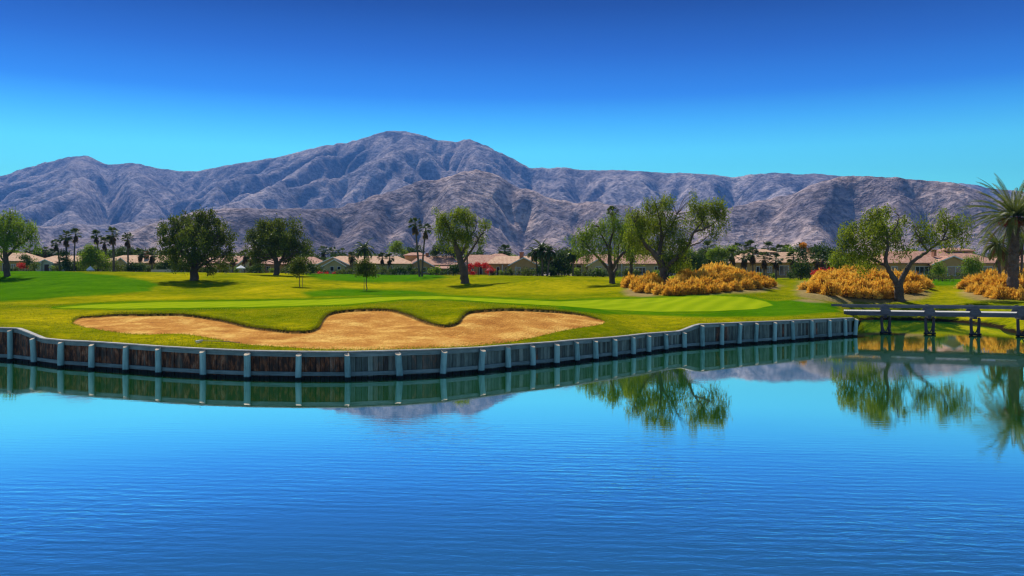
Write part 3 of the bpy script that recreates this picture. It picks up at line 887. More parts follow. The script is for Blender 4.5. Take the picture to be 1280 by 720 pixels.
#@@PART2
# ------------------------------------------------------------------ retaining wall
def add_wall():
    org = np.array([PX(435, np.interp(435, bx_, bd_)), np.interp(435, bx_, bd_), 0.0])
    root = empty('retaining_wall', org, 'long weathered timber retaining wall with round blue-grey posts along the lake edge', 'retaining wall')
    # centre line sampled densely
    nodes = np.stack([BX, bd_], 1)
    seg = np.diff(nodes, axis=0); L = np.linalg.norm(seg, axis=1); cum = np.concatenate([[0], np.cumsum(L)])
    def at(s):
        i = int(np.clip(np.searchsorted(cum, s) - 1, 0, len(L) - 1))
        t = (s - cum[i]) / L[i]
        p = nodes[i] + seg[i] * t
        u = seg[i] / L[i]
        return p, u, np.array([u[1], -u[0]])         # point, along, outward (towards the water)
    def px_at(p): return p[0] / p[1] * F + 640
    planks = MB(); rust = []
    s = 0.0
    while s < cum[-1] - 0.05:
        w = min(rng.uniform(0.19, 0.29), cum[-1] - s)
        p, u, o = at(s + w / 2)
        xp = px_at(p)
        z1 = float(cap_z(xp)) - 0.05 - rng.uniform(0, 0.02)
        dep = rng.uniform(-0.018, 0.018)
        a = p - u * (w / 2 - 0.008) + o * (0.0 + dep); b = p + u * (w / 2 - 0.008) + o * (0.0 + dep)
        n0 = len(planks.v)
        beam(planks, [*((a + b) / 2), -0.6], [*((a + b) / 2), z1], w - 0.016, 0.07, up=[*o, 0], tint=rng.uniform(0.2, 0.8))
        r = 0.97 if xp < 430 else (0.75 if (xp < 437 or 895 < xp < 912) else 0.0)
        if xp > 437 and rng.random() < 0.10: r = rng.uniform(0.3, 0.9)
        if 470 < xp < 497 or 530 < xp < 548 : r = max(r, rng.uniform(0.2, 0.7))
        rust += [r] * 8
        s += w
    planks.build('plank_panel', M['plank'], root, org, attrs={'rust': rust})
    top = MB(); low = MB(); cap = MB()
    for i in range(len(L)):
        u = seg[i] / L[i]; o = np.array([u[1], -u[0]])
        za = float(cap_z(bx_[i])); zb = float(cap_z(bx_[i + 1]))
        # a bay can hold the kink of the cap line, so follow it in short pieces
        m = max(1, int(L[i] / 0.5))
        for j in range(m):
            p = nodes[i] + seg[i] * (j / m); q = nodes[i] + seg[i] * ((j + 1) / m)
            zp = float(cap_z(px_at(p))); zq = float(cap_z(px_at(q)))
            beam(top, [*(p + o * 0.085), zp - 0.165], [*(q + o * 0.085), zq - 0.165], 0.09, 0.19, tint=0.5 + 0.06 * math.sin(i * 7.3))
            beam(cap, [*(p + o * 0.06), zp - 0.025], [*(q + o * 0.06), zq - 0.025], 0.27, 0.05, tint=0.5)
        p = nodes[i]; q = nodes[i + 1]
        beam(low, [*(p + o * 0.10), 0.25], [*(q + o * 0.10), 0.25], 0.12, 0.17, tint=0.5 + 0.1 * math.sin(i * 5.1))
    top.build('top_waler', M['waler'], root, org)
    low.build('bottom_waler', M['waler'], root, org)
    cap.build('cap_board', M['cap'], root, org)
    for i in range(len(nodes)):
        j = min(i, len(L) - 1)
        u = (seg[max(0, i - 1)] + seg[j]); u = u / np.linalg.norm(u); o = np.array([u[1], -u[0]])
        p = nodes[i] + o * 0.27
        zt = float(cap_z(bx_[i])) - (0.06 if bx_[i] < 860 else 0.02)
        mb = MB(); k = 14
        a = np.linspace(0, 2 * pi, k, endpoint=False)
        r = rng.uniform(0.135, 0.16)
        lean = rng.uniform(-0.06, 0.06, 2)
        zs = [-0.7, 0.0, 0.25, 0.6, 0.95]
        zs = [z for z in zs if z < zt - 0.3] + [zt]
        ring = []
        for z in zs:
            rr = r * (1 + 0.05 * np.sin(3 * a + z * 3 + i)) * (1.0 - 0.05 * z)
            px = p[0] + np.cos(a) * rr + lean[0] * z; py = p[1] + np.sin(a) * rr + lean[1] * z
            pz = np.full(k, z)
            if z == zt:
                # sawn at a slant, low side towards the water
                pz = z - 0.14 * ((px - p[0]) * o[0] + (py - p[1]) * o[1]) / r * 0.5 - 0.07
            ring.append(np.stack([px, py, pz], 1))
        V = np.concatenate(ring); Fq = []
        for q in range(len(zs) - 1):
            for e in range(k):
                g = (e + 1) % k
                Fq.append([q * k + e, q * k + g, (q + 1) * k + g, (q + 1) * k + e])
        tn = rng.uniform(0.35, 0.65)
        mb.add(V, Fq, tn)
        mb.add(ring[-1] + [0, 0, 0.001], [list(range(k))], 0.5, 1)
        mb.build('post', [M['post'], M['cut']], root, org, smooth=False)
add_wall()

# ------------------------------------------------------------------ footbridge over the inlet
def add_bridge():
    A = np.array([PX(1051, 72.2), 72.2]); B1 = np.array([PX(1107, 70.8), 70.8]); B3 = np.array([PX(1225, 68.4), 68.4])
    u = (B3 - B1); u /= np.linalg.norm(u); nrm = np.array([-u[1], u[0]])
    A = B1 - u * 3.15
    Wd = 2.5; Ln = 16.2
    zd = 1.84
    org = np.array([*A, zd])
    root = empty('footbridge', org, 'low grey timber footbridge with raised kerb rails crossing the inlet', 'bridge')
    def W(s, t, z): return np.array([*(A + u * s + nrm * t), z])
    dk = MB(); s = 0.0
    while s < Ln:
        beam(dk, W(s + 0.07, -0.02, zd - 0.03), W(s + 0.07, Wd + 0.02, zd - 0.03 + rng.uniform(-.004, .004)), 0.135, 0.05, tint=rng.uniform(.3, .7))
        s += 0.145
    dk.build('deck_boards', M['deck'], root, org)
    st = MB()
    for t in (0.10, Wd / 2, Wd - 0.10):
        beam(st, W(0, t, zd - 0.215), W(Ln, t, zd - 0.215), 0.16, 0.31, tint=0.4)
    st.build('stringers', M['bridge'], root, org)
    for t in (0.06, Wd - 0.06):
        kr = MB()
        off = -1.0 if t > 1 else -0.15
        beam(kr, W(off, t, zd + 0.37), W(Ln, t, zd + 0.37), 0.15, 0.20, tint=0.6)
        kr.build('kerb_rail', M['bridge'], root, org)
    for i in range(5):
        s = 3.15 * (i + 1) if i < 5 else 0
        s0 = 3.15 + 3.22 * i
        if s0 > Ln: break
        for t in (-0.04, Wd + 0.04):
            bl = MB()
            zz = zd - 0.10
            # six-sided bracket plate that carries the kerb rail
            pts = [(-0.42, 0.06), (-0.26, 0.36), (-0.12, 0.62), (0.12, 0.62), (0.26, 0.36), (0.42, 0.06), (0.22, -0.12), (-0.22, -0.12)]
            f0 = [W(s0 + a, t - 0.05, zz + b) for a, b in pts]; f1 = [W(s0 + a, t + 0.05, zz + b) for a, b in pts]
            k = len(pts)
            bl.add(f0 + f1, [list(range(k))], 0.45)
            bl.add(f0 + f1, [list(range(2 * k - 1, k - 1, -1))], 0.45)
            bl.add(f0 + f1, [[e, e + k, (e + 1) % k + k, (e + 1) % k] for e in range(k)], 0.45)
            bl.build('rail_bracket', M['bridge'], root, org)
        # bent: two rows of paired piles, a cap beam and a low cross brace
        cb = MB(); beam(cb, W(s0 + 0.0, -0.12, zd - 0.46), W(s0 + 0.0, Wd + 0.12, zd - 0.46), 0.24, 0.17, tint=0.35)
        cb.build('cap_beam', M['pile'], root, org)
        for t, ds in ((0.20, -0.26), (0.55, 0.30)):
            pl = MB()
            pts = spline([W(s0 + ds, t, -1.0), W(s0 + ds * 0.95, t, 0.1), W(s0 + ds * 1.05, t, 0.8), W(s0 + ds * 1.1, t, zd - 0.5)], 4)
            tube(pl, pts, 0.115, 9, 0.5)
            pl.build('pile', M['pile'], root, org, smooth=True)
        for t, ds, tf, df in ((Wd - 0.2, 0, 0.20, -0.26), (Wd - 0.2, 0, 0.55, 0.30)):
            fr_ = W(s0 + df, tf, 0); kx = fr_[0] / fr_[1]; q0 = A + nrm * t
            ds = (kx * q0[1] - q0[0]) / (u[0] - kx * u[1]) - s0
            pl = MB(); tube(pl, [W(s0 + ds, t, -1.0), W(s0 + ds, t, 0.4), W(s0 + ds, t, zd - 0.5)], 0.085, 8, 0.5)
            pl.build('pile', M['pile'], root, org, smooth=True)
        br = MB()
        beam(br, W(s0 - 0.42, 0.30, 0.10), W(s0 + 0.46, 0.30, 0.10), 0.10, 0.16, tint=0.5)
        for sgn in (-1, 1):
            q = spline([W(s0 + sgn * 0.02, 0.42, 0.15), W(s0 + sgn * 0.16, 0.42, 0.42), W(s0 + sgn * 0.27, 0.42, 0.95)], 5)
            tube(br, q, 0.05, 6, 0.5)
        br.build('brace', M['pile'], root, org)
add_bridge()

# rake left on the edge of the bunker
def add_rake():
    a = gP(249, ray_ground(249, 428.5)); b = gP(300, ray_ground(300, 429.3))
    a[2] += 0.10; b[2] += 0.05
    root = empty('bunker_rake', a, 'thin bunker rake lying on the sand with its pale head towards the wall', 'rake')
    mb = MB(); tube(mb, [a, (a + b) / 2 + [0, 0, .02], b], 0.018, 6, 0.5); mb.build('handle', M['stakewood'], root, a)
    t = (b - a) / np.linalg.norm(b - a); s = np.array([-t[1], t[0], 0])
    mb = MB(); beam(mb, a - s * 0.28, a + s * 0.28, 0.06, 0.05)
    for k in np.linspace(-0.26, 0.26, 11): beam(mb, a + s * k, a + s * k + [0, 0, -0.10], 0.02, 0.012, up=(1, 0, 0))
    mb.build('rake_head', M['trim'], root, a)
add_rake()

# turf blades along the bunker lip and the top of the wall
def blades(mb, c, h, w, lean=0.5, tint=None):
    k = len(c)
    a = rng.uniform(0, 2 * pi, k)
    s = np.stack([np.cos(a), np.sin(a), 0 * a], 1) * w[:, None]
    tip = c + np.stack([rng.normal(0, lean, k) * h, rng.normal(0, lean, k) * h, h * rng.uniform(0.7, 1.1, k)], 1)
    V = np.stack([c - s, c + s, tip], 1).reshape(-1, 3)
    mb.add(V, np.arange(3 * k).reshape(-1, 3), np.repeat(tint if tint is not None else rng.uniform(0, 1, k), 3))
def add_fringe():
    mb = MB(); C = []; 
    k = len(bks)
    for i in range(k):
        a = bks[i]; b = bks[(i + 1) % k]
        Ls = np.hypot(*(b - a)[:2])
        lipm = (a[2] + b[2]) / 2
        nn = int(Ls * (190 if lipm > 0.12 else 60))
        for t in rng.random(nn):
            p = a + (b - a) * t
            d_ = b[:2] - a[:2]; nrm = np.array([d_[1], -d_[0]]) / (Ls + 1e-9)
            off = (rng.exponential(0.10) - 0.03) * (1 if lipm > 0.12 else 2.0)
            q = p[:2] + nrm * off
            C.append((q[0], q[1]))
    C = np.array(C)
    sd, _, _, _ = bunker_sdf(C[:, 0], C[:, 1])
    C = C[sd < 0.05]; sd = sd[sd < 0.05]
    xp = C[:, 0] / C[:, 1] * F + 640
    sdl = bunker_sdf(C[:, 0], C[:, 1])
    z = ground0(xp, C[:, 1]) + bunker_dz(sdl[0], sdl[1])
    c = np.stack([C[:, 0], C[:, 1], z - 0.01], 1)
    blades(mb, c, rng.uniform(0.05, 0.15, len(c)), np.full(len(c), 0.014), 0.7, rng.uniform(0, .6, len(c)))
    # behind the wall cap
    xs_ = rng.uniform(-60, 1066, 9000)
    d = shore_d(xs_) + 0.16 + rng.exponential(0.30, 9000)
    c = np.stack([PX(xs_, d), d, ground0(xs_, d) - 0.01], 1)
    blades(mb, c, rng.uniform(0.04, 0.10, len(c)), np.full(len(c), 0.012), 0.6, rng.uniform(0.35, 1, len(c)))
    # coarse tufts through the near rough
    xq = rng.uniform(-60, 1066, 90000); dq = shore_d(xq) + 0.3 + 34 * rng.random(90000) ** 1.3
    yq = YH + (H - ground0(xq, dq)) * F / dq
    mq = (poly_sd(xq, yq, GREEN_A) < -6)
    for q in LUSH: mq &= poly_sd(xq, yq, q) < -4
    Xq = PX(xq, dq)
    sdq = np.full(xq.shape, -9.0); lq = np.zeros(xq.shape); kq = (xq > 70) & (xq < 780) & (dq < 64)
    sdq[kq], lq[kq], _, _ = bunker_sdf(Xq[kq], dq[kq])
    mq &= (sdq < -0.05) & (fbm(Xq / 3.0, dq / 3.0, 3, 19) > -0.18)
    c = np.stack([Xq, dq, ground0(xq, dq) + bunker_dz(sdq, lq) - 0.01], 1)[mq]
    blades(mb, c, rng.uniform(0.03, 0.085, len(c)), np.full(len(c), 0.022), 0.9, rng.uniform(0.1, 1.0, len(c)))
    o = mb.build('grass', M['turfblade'])
    tag(o, 'ragged turf blades along the bunker lip and the wall top', 'grass', kind='stuff')
add_fringe()

# ------------------------------------------------------------------ foliage
def rand_dirs(k):
    v = rng.standard_normal((k, 3)); return v / np.linalg.norm(v, axis=1)[:, None]
def leaf_quads(mb, c, size, aspect=0.45, tint=0.5, down=0.0, up=0.0):
    k = len(c)
    a = rand_dirs(k); a[:, 2] += up - down
    a /= np.linalg.norm(a, axis=1)[:, None]
    b = np.cross(a, rand_dirs(k)); b /= np.linalg.norm(b, axis=1)[:, None] + 1e-9
    size = np.broadcast_to(size, (k,)) * rng.uniform(0.7, 1.3, k)
    A = a * size[:, None] * 0.5; Bv = b * (size * aspect)[:, None] * 0.5
    V = np.stack([c + A, c + Bv - A * 0.1, c - A, c - Bv - A * 0.1], 1).reshape(-1, 3)
    mb.add(V, np.arange(4 * k).reshape(-1, 4), np.repeat(np.clip(np.broadcast_to(tint, (k,)), 0, 1), 4))

def crown_points(blobs, dens, flat=0.85, inner=2.6):
    """clump centres in ellipsoids; blob = (centre xyz, rx, rz)"""
    out = []
    for c, rx, rz in blobs:
        ry = flat * max(rx, rz * 0.8)
        k = max(4, int(dens * (rx * ry * rz) ** (0.80)))
        d = rand_dirs(k); r = rng.random(k) ** (1 / inner)
        out.append(c + d * r[:, None] * [rx, ry, rz])
    return np.concatenate(out)

DENS = {'pepper': 3.3, 'bright': 3.3, 'ficus': 1.15, 'garden': 2.6, 'red': 2.6, 'orangeflower': 2}
def add_tree(name, label, cat, base, limbs, blobs, leaf='pepper', dens=7, per=34, cr=0.55, lsize=0.26, aspect=0.4, droop=0.0, up=0.0, group=None, twigs=True, barkm='bark', kind_child=None):
    """base: world point. limbs: [(world polyline, r0, r1)]. blobs: [(centre, rx, rz)]"""
    root = empty(name, base, label, cat, group)
    tr = MB(); skel = []
    for pts, r0, r1 in limbs:
        q = spline(pts, 6)
        q[1:-1] += rng.normal(0, 0.04, (len(q) - 2, 3))
        tube(tr, q, np.linspace(r0, r1, len(q)), 8, rng.uniform(.35, .65), wob=0.06)
        skel.append(np.concatenate([q, np.linspace(r0, r1, len(q))[:, None]], 1))
    skel = np.concatenate(skel)
    cl = crown_points(blobs, dens * DENS.get(leaf, 1.0) * (1.0 if name != 'sapling' else 3.2))
    if twigs:
        lo = skel[:, 2] > base[2] + 0.35 * (cl[:, 2].min() - base[2])
        sk = skel[lo] if lo.sum() > 3 else skel
        order = rng.permutation(len(cl))[:int(len(cl) * 0.6)]
        for i in order:
            c = cl[i]
            dd = np.linalg.norm(sk[:, :3] - c, axis=1) + 0.5 * np.maximum(0, sk[:, 2] - c[2])
            j = int(np.argmin(dd))
            p = sk[j, :3]
            mid = (p + c) / 2 + [0, 0, 0.12 * np.linalg.norm(c - p)] + rng.normal(0, 0.08, 3)
            r = min(sk[j, 3] * 0.6, 0.018 + 0.018 * np.linalg.norm(c - p))
            tube(tr, spline([p, mid, c], 3), np.linspace(r, 0.010, 7), 4, 0.5, cap=False)
    tr.build('trunk', M[barkm], root, base, smooth=True)
    cm = MB()
    ct = rng.normal(0.5, 0.16, len(cl))
    if droop > 0:
        # hanging strands of narrow leaves
        for i, c in enumerate(cl):
            ns = max(2, per // 9)
            for _ in range(ns):
                k = 9
                o = c + rng.normal(0, cr * 0.6, 3) * [1, 1, 0.7]
                Ls = droop * rng.uniform(0.4, 1.2)
                t = np.linspace(0, 1, k)
                sway = rng.normal(0, 0.18, 2)
                pts = o + np.stack([sway[0] * t * Ls, sway[1] * t * Ls, -t * Ls], 1) + rng.normal(0, 0.09, (k, 3))
                leaf_quads(cm, pts, lsize, aspect, ct[i] + rng.normal(0, 0.15, k), down=0.9)
    else:
        k = per
        C = np.repeat(cl, k, 0) + rng.normal(0, cr, (len(cl) * k, 3)) * [1, 1, 0.8 + 0.4 * (up > 0)]
        leaf_quads(cm, C, lsize, aspect, np.repeat(ct, k) + rng.normal(0, 0.15, len(C)), up=up)
    cm.build('crown', M[leaf], root, base)
    return root

def tree_px(name, label, cat, x, d, limbs, blobs, y0=None, **kw):
    """limbs and blobs given in photo pixels around distance d; dd shifts in depth"""
    base = gP(x, d)
    W = lambda p: P(p[0], p[1], d + (p[2] if len(p) > 2 else 0))
    L = []
    for pts, r0, r1 in limbs:
        q = [W(p) for p in pts]
        if len(L) == 0: q[0] = base - [0, 0, 0.25]
        L.append((q, r0, r1))
    B = [(W((bx, by, dd)), rx * d / F, ry * d / F) for bx, by, rx, ry, dd in blobs]
    return add_tree(name, label, cat, base, L, B, **kw)

# --- individual trees, left to right
tree_px('pepper_tree', 'airy pale green tree at the far left edge above its long shadow', 'tree', 9, 150,
        [([(9, 344), (8, 328), (6, 312), (10, 296)], .55, .25), ([(8, 322), (20, 309), (33, 300), (40, 292)], .26, .07), ([(6, 312), (-4, 298), (-12, 285)], .24, .07),
         ([(10, 296), (14, 280), (12, 268)], .22, .05), ([(8, 330), (2, 322, 1), (-3, 314, 2)], .22, .08), ([(10, 296), (24, 283, -1), (33, 275, -1)], .16, .05)],
        [(12, 272, 17, 12, 0), (30, 284, 17, 13, -1), (40, 294, 9, 7, 0), (-8, 284, 20, 16, 1), (8, 294, 15, 12, -2), (-22, 305, 16, 14, 0), (25, 300, 14, 8, 1), (45, 303, 4, 9, 0), (-5, 315, 9, 9, 1)],
        leaf='bright', dens=3.9, per=36, cr=.6, lsize=.30, droop=1.5)
tree_px('ficus_tree', 'big rounded dark green tree with foliage almost to the ground', 'tree', 243, 138,
        [([(243, 348), (243, 338), (244, 326)], .75, .5), ([(244, 334), (228, 316, 1), (214, 298, 1)], .38, .08), ([(244, 332), (258, 314, -1), (272, 296, -1)], .38, .08),
         ([(244, 326), (240, 300), (238, 276)], .4, .06), ([(245, 330), (252, 305, 2), (256, 280, 2)], .3, .06), ([(243, 330), (232, 310, -3), (226, 292, -4)], .3, .06), ([(244, 338), (262, 326, -2), (280, 318, -2)], .24, .06)],
        [(222, 292, 20, 18, 0), (245, 284, 22, 16, 0), (266, 290, 20, 17, 0), (212, 305, 12, 14, 1), (280, 305, 12, 16, 0), (243, 302, 24, 18, -3), (262, 318, 20, 12, -1), (224, 318, 15, 10, 1), (206, 283, 7, 6, 0), (256, 275, 8, 7, 0), (243, 300, 22, 16, 4), (284, 323, 9, 8, 0), (232, 274, 8, 6, 1), (212, 326, 11, 9, 0), (228, 334, 11, 7, -2), (243, 327, 14, 9, -3), (262, 334, 12, 7, -1), (278, 332, 10, 7, 1), (205, 315, 7, 8, 0), (289, 312, 5, 9, 0), (201, 296, 6, 9, 0), (289, 297, 5, 7, 0), (272, 279, 7, 6, 0), (218, 276, 6, 6, 0), (248, 268, 5, 4, 0), (262, 270, 4, 4, 1)],
        leaf='ficus', dens=4.0, per=62, cr=.34, lsize=.32, aspect=.5, up=1.1)
tree_px('ficus_tree', 'big dark green tree with a short forked trunk standing right of the rounded one', 'tree', 345, 162,
        [([(345, 344), (346, 332), (343, 320)], .6, .4), ([(346, 334), (355, 318), (362, 300)], .34, .07), ([(343, 324), (332, 308), (322, 294)], .32, .07), ([(343, 320), (346, 300), (348, 284)], .3, .06),
         ([(345, 330), (366, 318, -1), (380, 308, -1)], .24, .06), ([(344, 326), (338, 305, 3), (340, 290, 3)], .24, .06)],
        [(328, 290, 18, 14, 0), (352, 286, 18, 12, 0), (370, 288, 8, 14, 0), (345, 302, 24, 16, -2), (372, 310, 18, 14, 0), (318, 306, 12, 16, 0), (385, 314, 8, 8, 1), (345, 300, 22, 15, 4), (326, 322, 12, 10, 0), (365, 324, 14, 9, 1), (334, 279, 7, 5, 0)],
        leaf='ficus', dens=4.2, per=62, cr=.38, lsize=.35, aspect=.5, up=1.1)
tree_px('sapling', 'thin sapling with a round dark crown in front of the forked dark tree', 'tree', 374.5, 112,
        [([(374.5, 357), (374.5, 346), (374, 334)], .06, .03), ([(374, 342), (370, 334), (367, 328)], .03, .012), ([(374, 340), (379, 333), (382, 328)], .03, .012)],
        [(372, 331, 9, 7, 0), (374, 338, 11, 7, 0), (377, 326, 6, 5, 0), (366, 337, 4, 5, 0)], leaf='ficus', dens=20, per=24, cr=.20, lsize=.20, aspect=.5)
tree_px('sapling', 'slender young tree tied to a stake on the fairway in front of the queen palm', 'tree', 458.5, 104,
        [([(458.5, 362), (458, 350), (458, 336)], .07, .03), ([(458, 346), (450, 338), (446, 332)], .035, .012), ([(458, 344), (465, 337), (468, 331)], .035, .012)],
        [(450, 333, 8, 7, 0), (462, 332, 8, 7, 0), (456, 340, 11, 6, 0), (458, 327, 6, 4, 0), (468, 341, 4, 4, 0), (447, 343, 4, 4, 0)], leaf='ficus', dens=17, per=22, cr=.20, lsize=.20, aspect=.5)
for (x, d, off, lab) in ((374.5, 112, .38, 'thin wooden stake beside the round dark sapling'), (458.5, 104, -.30, 'thin wooden stake left of the slender sapling')):
    b = gP(x, d) + [off, -.1, 0]
    b[2] = gz(x + off * F / d, d - .1)
    mb = MB(); tube(mb, [b - [0, 0, .2], b + [0, 0, .7], b + [0.01, 0, 1.35]], [.035, .035, .03], 6)
    tag(mb.build('tree_stake', M['stakewood'], None, b), lab, 'stake')
tree_px('pepper_tree', 'leaning pepper tree with a thick dark trunk tilting left in front of the houses', 'tree', 582, 140,
        [([(582, 354), (579, 338), (574, 320), (568, 303)], .72, .34), ([(574, 320), (570, 304), (564, 292), (560, 283)], .28, .07), ([(575, 322), (583, 304, 1), (584, 288, 1), (580, 272)], .3, .06),
         ([(577, 330), (590, 312, -1), (600, 296, -1), (607, 286)], .22, .05), ([(568, 303), (560, 300, 1), (551, 296, 1)], .15, .05), ([(583, 300, 1), (592, 290, 1), (596, 280, 1)], .15, .04)],
        [(560, 272, 12, 11, 0), (576, 266, 13, 9, 0), (588, 272, 9, 12, 1), (566, 290, 15, 12, 0), (584, 292, 11, 12, -1), (549, 280, 6, 13, 1), (606, 280, 6, 9, 0), (600, 296, 8, 7, 0), (552, 300, 6, 7, 0), (574, 306, 10, 7, 1), (546, 261, 3, 3, 0)],
        leaf='pepper', dens=6.4, per=36, cr=.55, lsize=.28, droop=1.3)
tree_px('pepper_tree', 'light green pepper tree with several crooked trunks left of the biggest pepper tree', 'tree', 766, 122,
        [([(766, 349), (763, 335), (762, 318), (763, 300)], .42, .18), ([(763, 340), (752, 326, 1), (740, 314, 1), (728, 300, 1)], .26, .06), ([(764, 338), (774, 322, -1), (784, 312, -1), (792, 300, -1)], .24, .06),
         ([(763, 316), (755, 300), (748, 284)], .18, .05), ([(763, 300), (768, 284, 1), (766, 270, 1)], .17, .05), ([(766, 345), (772, 330, 2), (773, 312, 2), (778, 292, 2)], .2, .05)],
        [(735, 292, 15, 12, 1), (728, 304, 13, 10, 0), (748, 284, 12, 12, 0), (765, 272, 11, 10, 0), (768, 290, 13, 14, 1), (785, 284, 13, 13, 0), (750, 306, 14, 9, -1), (785, 304, 13, 10, 0), (718, 296, 6, 8, 0), (735, 318, 8, 7, 0), (770, 312, 10, 8, 1)],
        leaf='bright', dens=5.4, per=36, cr=.55, lsize=.26, droop=1.4)
tree_px('pepper_tree', 'biggest pepper tree, its thick trunk leaning left out of the orange grasses', 'tree', 832, 110,
        [([(832, 362), (831, 346), (827, 330), (817, 316)], .62, .36), ([(817, 316), (806, 305), (798, 290), (793, 278)], .30, .06), ([(822, 322), (826, 304, 1), (826, 284, 1), (822, 264, 1)], .3, .06),
         ([(830, 338), (846, 322, -1), (860, 308, -1), (868, 290, -1), (878, 278)], .30, .07), ([(868, 290, -1), (884, 284), (896, 276)], .14, .04), ([(860, 308, -1), (872, 304), (884, 296)], .12, .04),
         ([(826, 300, 1), (838, 284), (846, 268)], .18, .05), ([(817, 316), (806, 300, 3), (812, 282, 3)], .2, .05)],
        [(800, 270, 14, 13, 0), (815, 256, 12, 10, 0), (832, 252, 10, 13, 1), (794, 290, 13, 14, 0), (820, 276, 16, 14, 2), (838, 276, 13, 16, 0), (850, 296, 13, 14, -1), (826, 300, 14, 14, 2), (842, 318, 15, 12, 0), (806, 304, 12, 10, 1),
         (866, 250, 6, 12, 0), (880, 258, 14, 11, 0), (896, 254, 13, 11, 0), (904, 268, 8, 12, 0), (878, 274, 10, 10, 1), (892, 286, 8, 8, 0), (862, 272, 6, 10, 0), (786, 262, 5, 6, 0), (855, 326, 10, 9, 2)],
        leaf='pepper', dens=7.6, per=40, cr=.5, lsize=.26, droop=1.7)
tree_px('pepper_tree', 'wide pepper tree forked low into two limbs beside the footbridge', 'tree', 1125, 100,
        [([(1125, 374), (1124, 364), (1122, 356)], .58, .48), ([(1122, 357), (1114, 342), (1107, 326), (1110, 306), (1108, 290)], .36, .10), ([(1124, 358), (1132, 340), (1142, 326), (1160, 314), (1178, 300)], .36, .09),
         ([(1110, 334), (1096, 326, 1), (1080, 318, 1), (1066, 308, 1)], .2, .05), ([(1178, 300), (1184, 286), (1182, 270)], .12, .04), ([(1160, 314), (1150, 300, -1), (1144, 288, -1)], .12, .04),
         ([(1110, 306), (1098, 290, 1), (1088, 276, 1)], .16, .04), ([(1108, 300), (1120, 284), (1124, 270)], .15, .04), ([(1178, 300), (1194, 296), (1206, 290)], .1, .03)],
        [(1092, 268, 15, 11, 0), (1078, 284, 16, 13, 1), (1062, 296, 14, 13, 0), (1102, 284, 16, 15, -2), (1094, 304, 18, 13, 1), (1070, 314, 14, 10, 0), (1120, 290, 12, 17, 1), (1104, 262, 9, 7, 0), (1126, 308, 9, 10, 0), (1052, 306, 7, 10, 0), (1084, 326, 14, 8, 1), (1046, 318, 8, 8, 0), (1058, 284, 9, 9, 1), (1112, 256, 7, 5, 0), (1132, 276, 7, 9, 1),
         (1150, 282, 10, 12, 0), (1160, 296, 12, 9, -1), (1176, 268, 9, 11, 0), (1190, 276, 14, 13, 0), (1204, 288, 9, 11, 0), (1188, 298, 12, 9, 1), (1168, 284, 9, 9, 1), (1142, 298, 6, 7, 0), (1210, 272, 5, 6, 0)],
        leaf='pepper', dens=6.6, per=44, cr=.5, lsize=.26, droop=1.3)

tree_px('pepper_tree', 'slim pepper tree set back in the gap between the crooked and the biggest pepper tree', 'tree', 790, 134,
        [([(790, 350), (789, 330), (791, 308)], .3, .14), ([(790, 326), (798, 306), (802, 288)], .16, .04), ([(791, 310), (784, 294), (782, 280)], .14, .04)],
        [(786, 286, 12, 12, 0), (798, 282, 11, 13, 0), (780, 302, 10, 10, 1), (800, 304, 12, 11, -1), (790, 270, 8, 7, 0), (808, 296, 8, 10, 0), (790, 318, 9, 7, 0)],
        leaf='pepper', dens=5.5, per=36, cr=.55, lsize=.27, droop=1.4)

# --- garden trees and shrubs near the houses
def bush_px(name, label, cat, x, d, blobs, leaf='garden', dens=9, per=30, cr=.4, lsize=.34, aspect=.5, group=None, stem=.12):
    base = gP(x, d)
    ytop = min(b[1] for b in blobs)
    L = [([(x, 345), (x, (ytop + 345) / 2), (x + .5, ytop + 2)], stem, stem * .3)]
    return tree_px(name, label, cat, x, d, L, blobs, leaf=leaf, dens=dens, per=per, cr=cr, lsize=lsize, aspect=aspect, group=group, twigs=False)

bush_px('tree', 'olive green bushy tree between the two left groups of fan palms', 'tree', 113, 186, [(112, 318, 12, 9, 0), (120, 325, 14, 9, 0), (106, 328, 9, 9, 1), (132, 330, 8, 8, 0), (115, 311, 7, 6, 0)], 'bright', 5, 30, .5)
bush_px('tree', 'dark green tree behind the left palms with a round head', 'tree', 157, 215, [(157, 315, 10, 6, 0), (150, 318, 6, 5, 0), (164, 318, 6, 5, 0)], 'garden', 5)
bush_px('shrub', 'dark clipped shrub beside the small porch at the left', 'shrub', 43, 185, [(43, 332, 6, 7, 0), (40, 336, 4, 5, 0)], 'ficus', 8)
bush_px('tree', 'small palm-like dark tree left of the porch house', 'tree', 33, 196, [(33, 322, 7, 4, 0), (36, 328, 5, 5, 0)], 'garden', 7)
bush_px('shrub', 'dense dark shrubs below the leaning left fan palms', 'shrub', 84, 188, [(82, 330, 6, 9, 0), (90, 334, 7, 6, 0), (79, 320, 4, 8, 0), (96, 330, 4, 5, 0)], 'garden', 7)
bush_px('shrub', 'dark shrub at the foot of the tallest palms in the second group', 'shrub', 145, 184, [(143, 333, 7, 8, 0), (152, 336, 5, 5, 0)], 'ficus', 8)
bush_px('shrub', 'green garden shrubs in front of the tan roofed house behind the palms', 'shrub', 171, 182, [(168, 333, 7, 6, 0), (176, 335, 6, 5, 0), (163, 336, 5, 4, 0)], 'garden', 8)
bush_px('shrub', 'broad dark shrub mass left of the big rounded tree', 'shrub', 216, 186, [(205, 330, 8, 8, 0), (216, 327, 9, 10, 0), (226, 331, 7, 8, 0), (198, 334, 5, 5, 0)], 'garden', 6)
bush_px('shrub', 'dark shrubs behind the young round sapling', 'shrub', 383, 172, [(380, 332, 9, 8, 0), (390, 334, 7, 7, 0), (372, 335, 6, 6, 0), (361, 336, 6, 5, 0)], 'garden', 6)
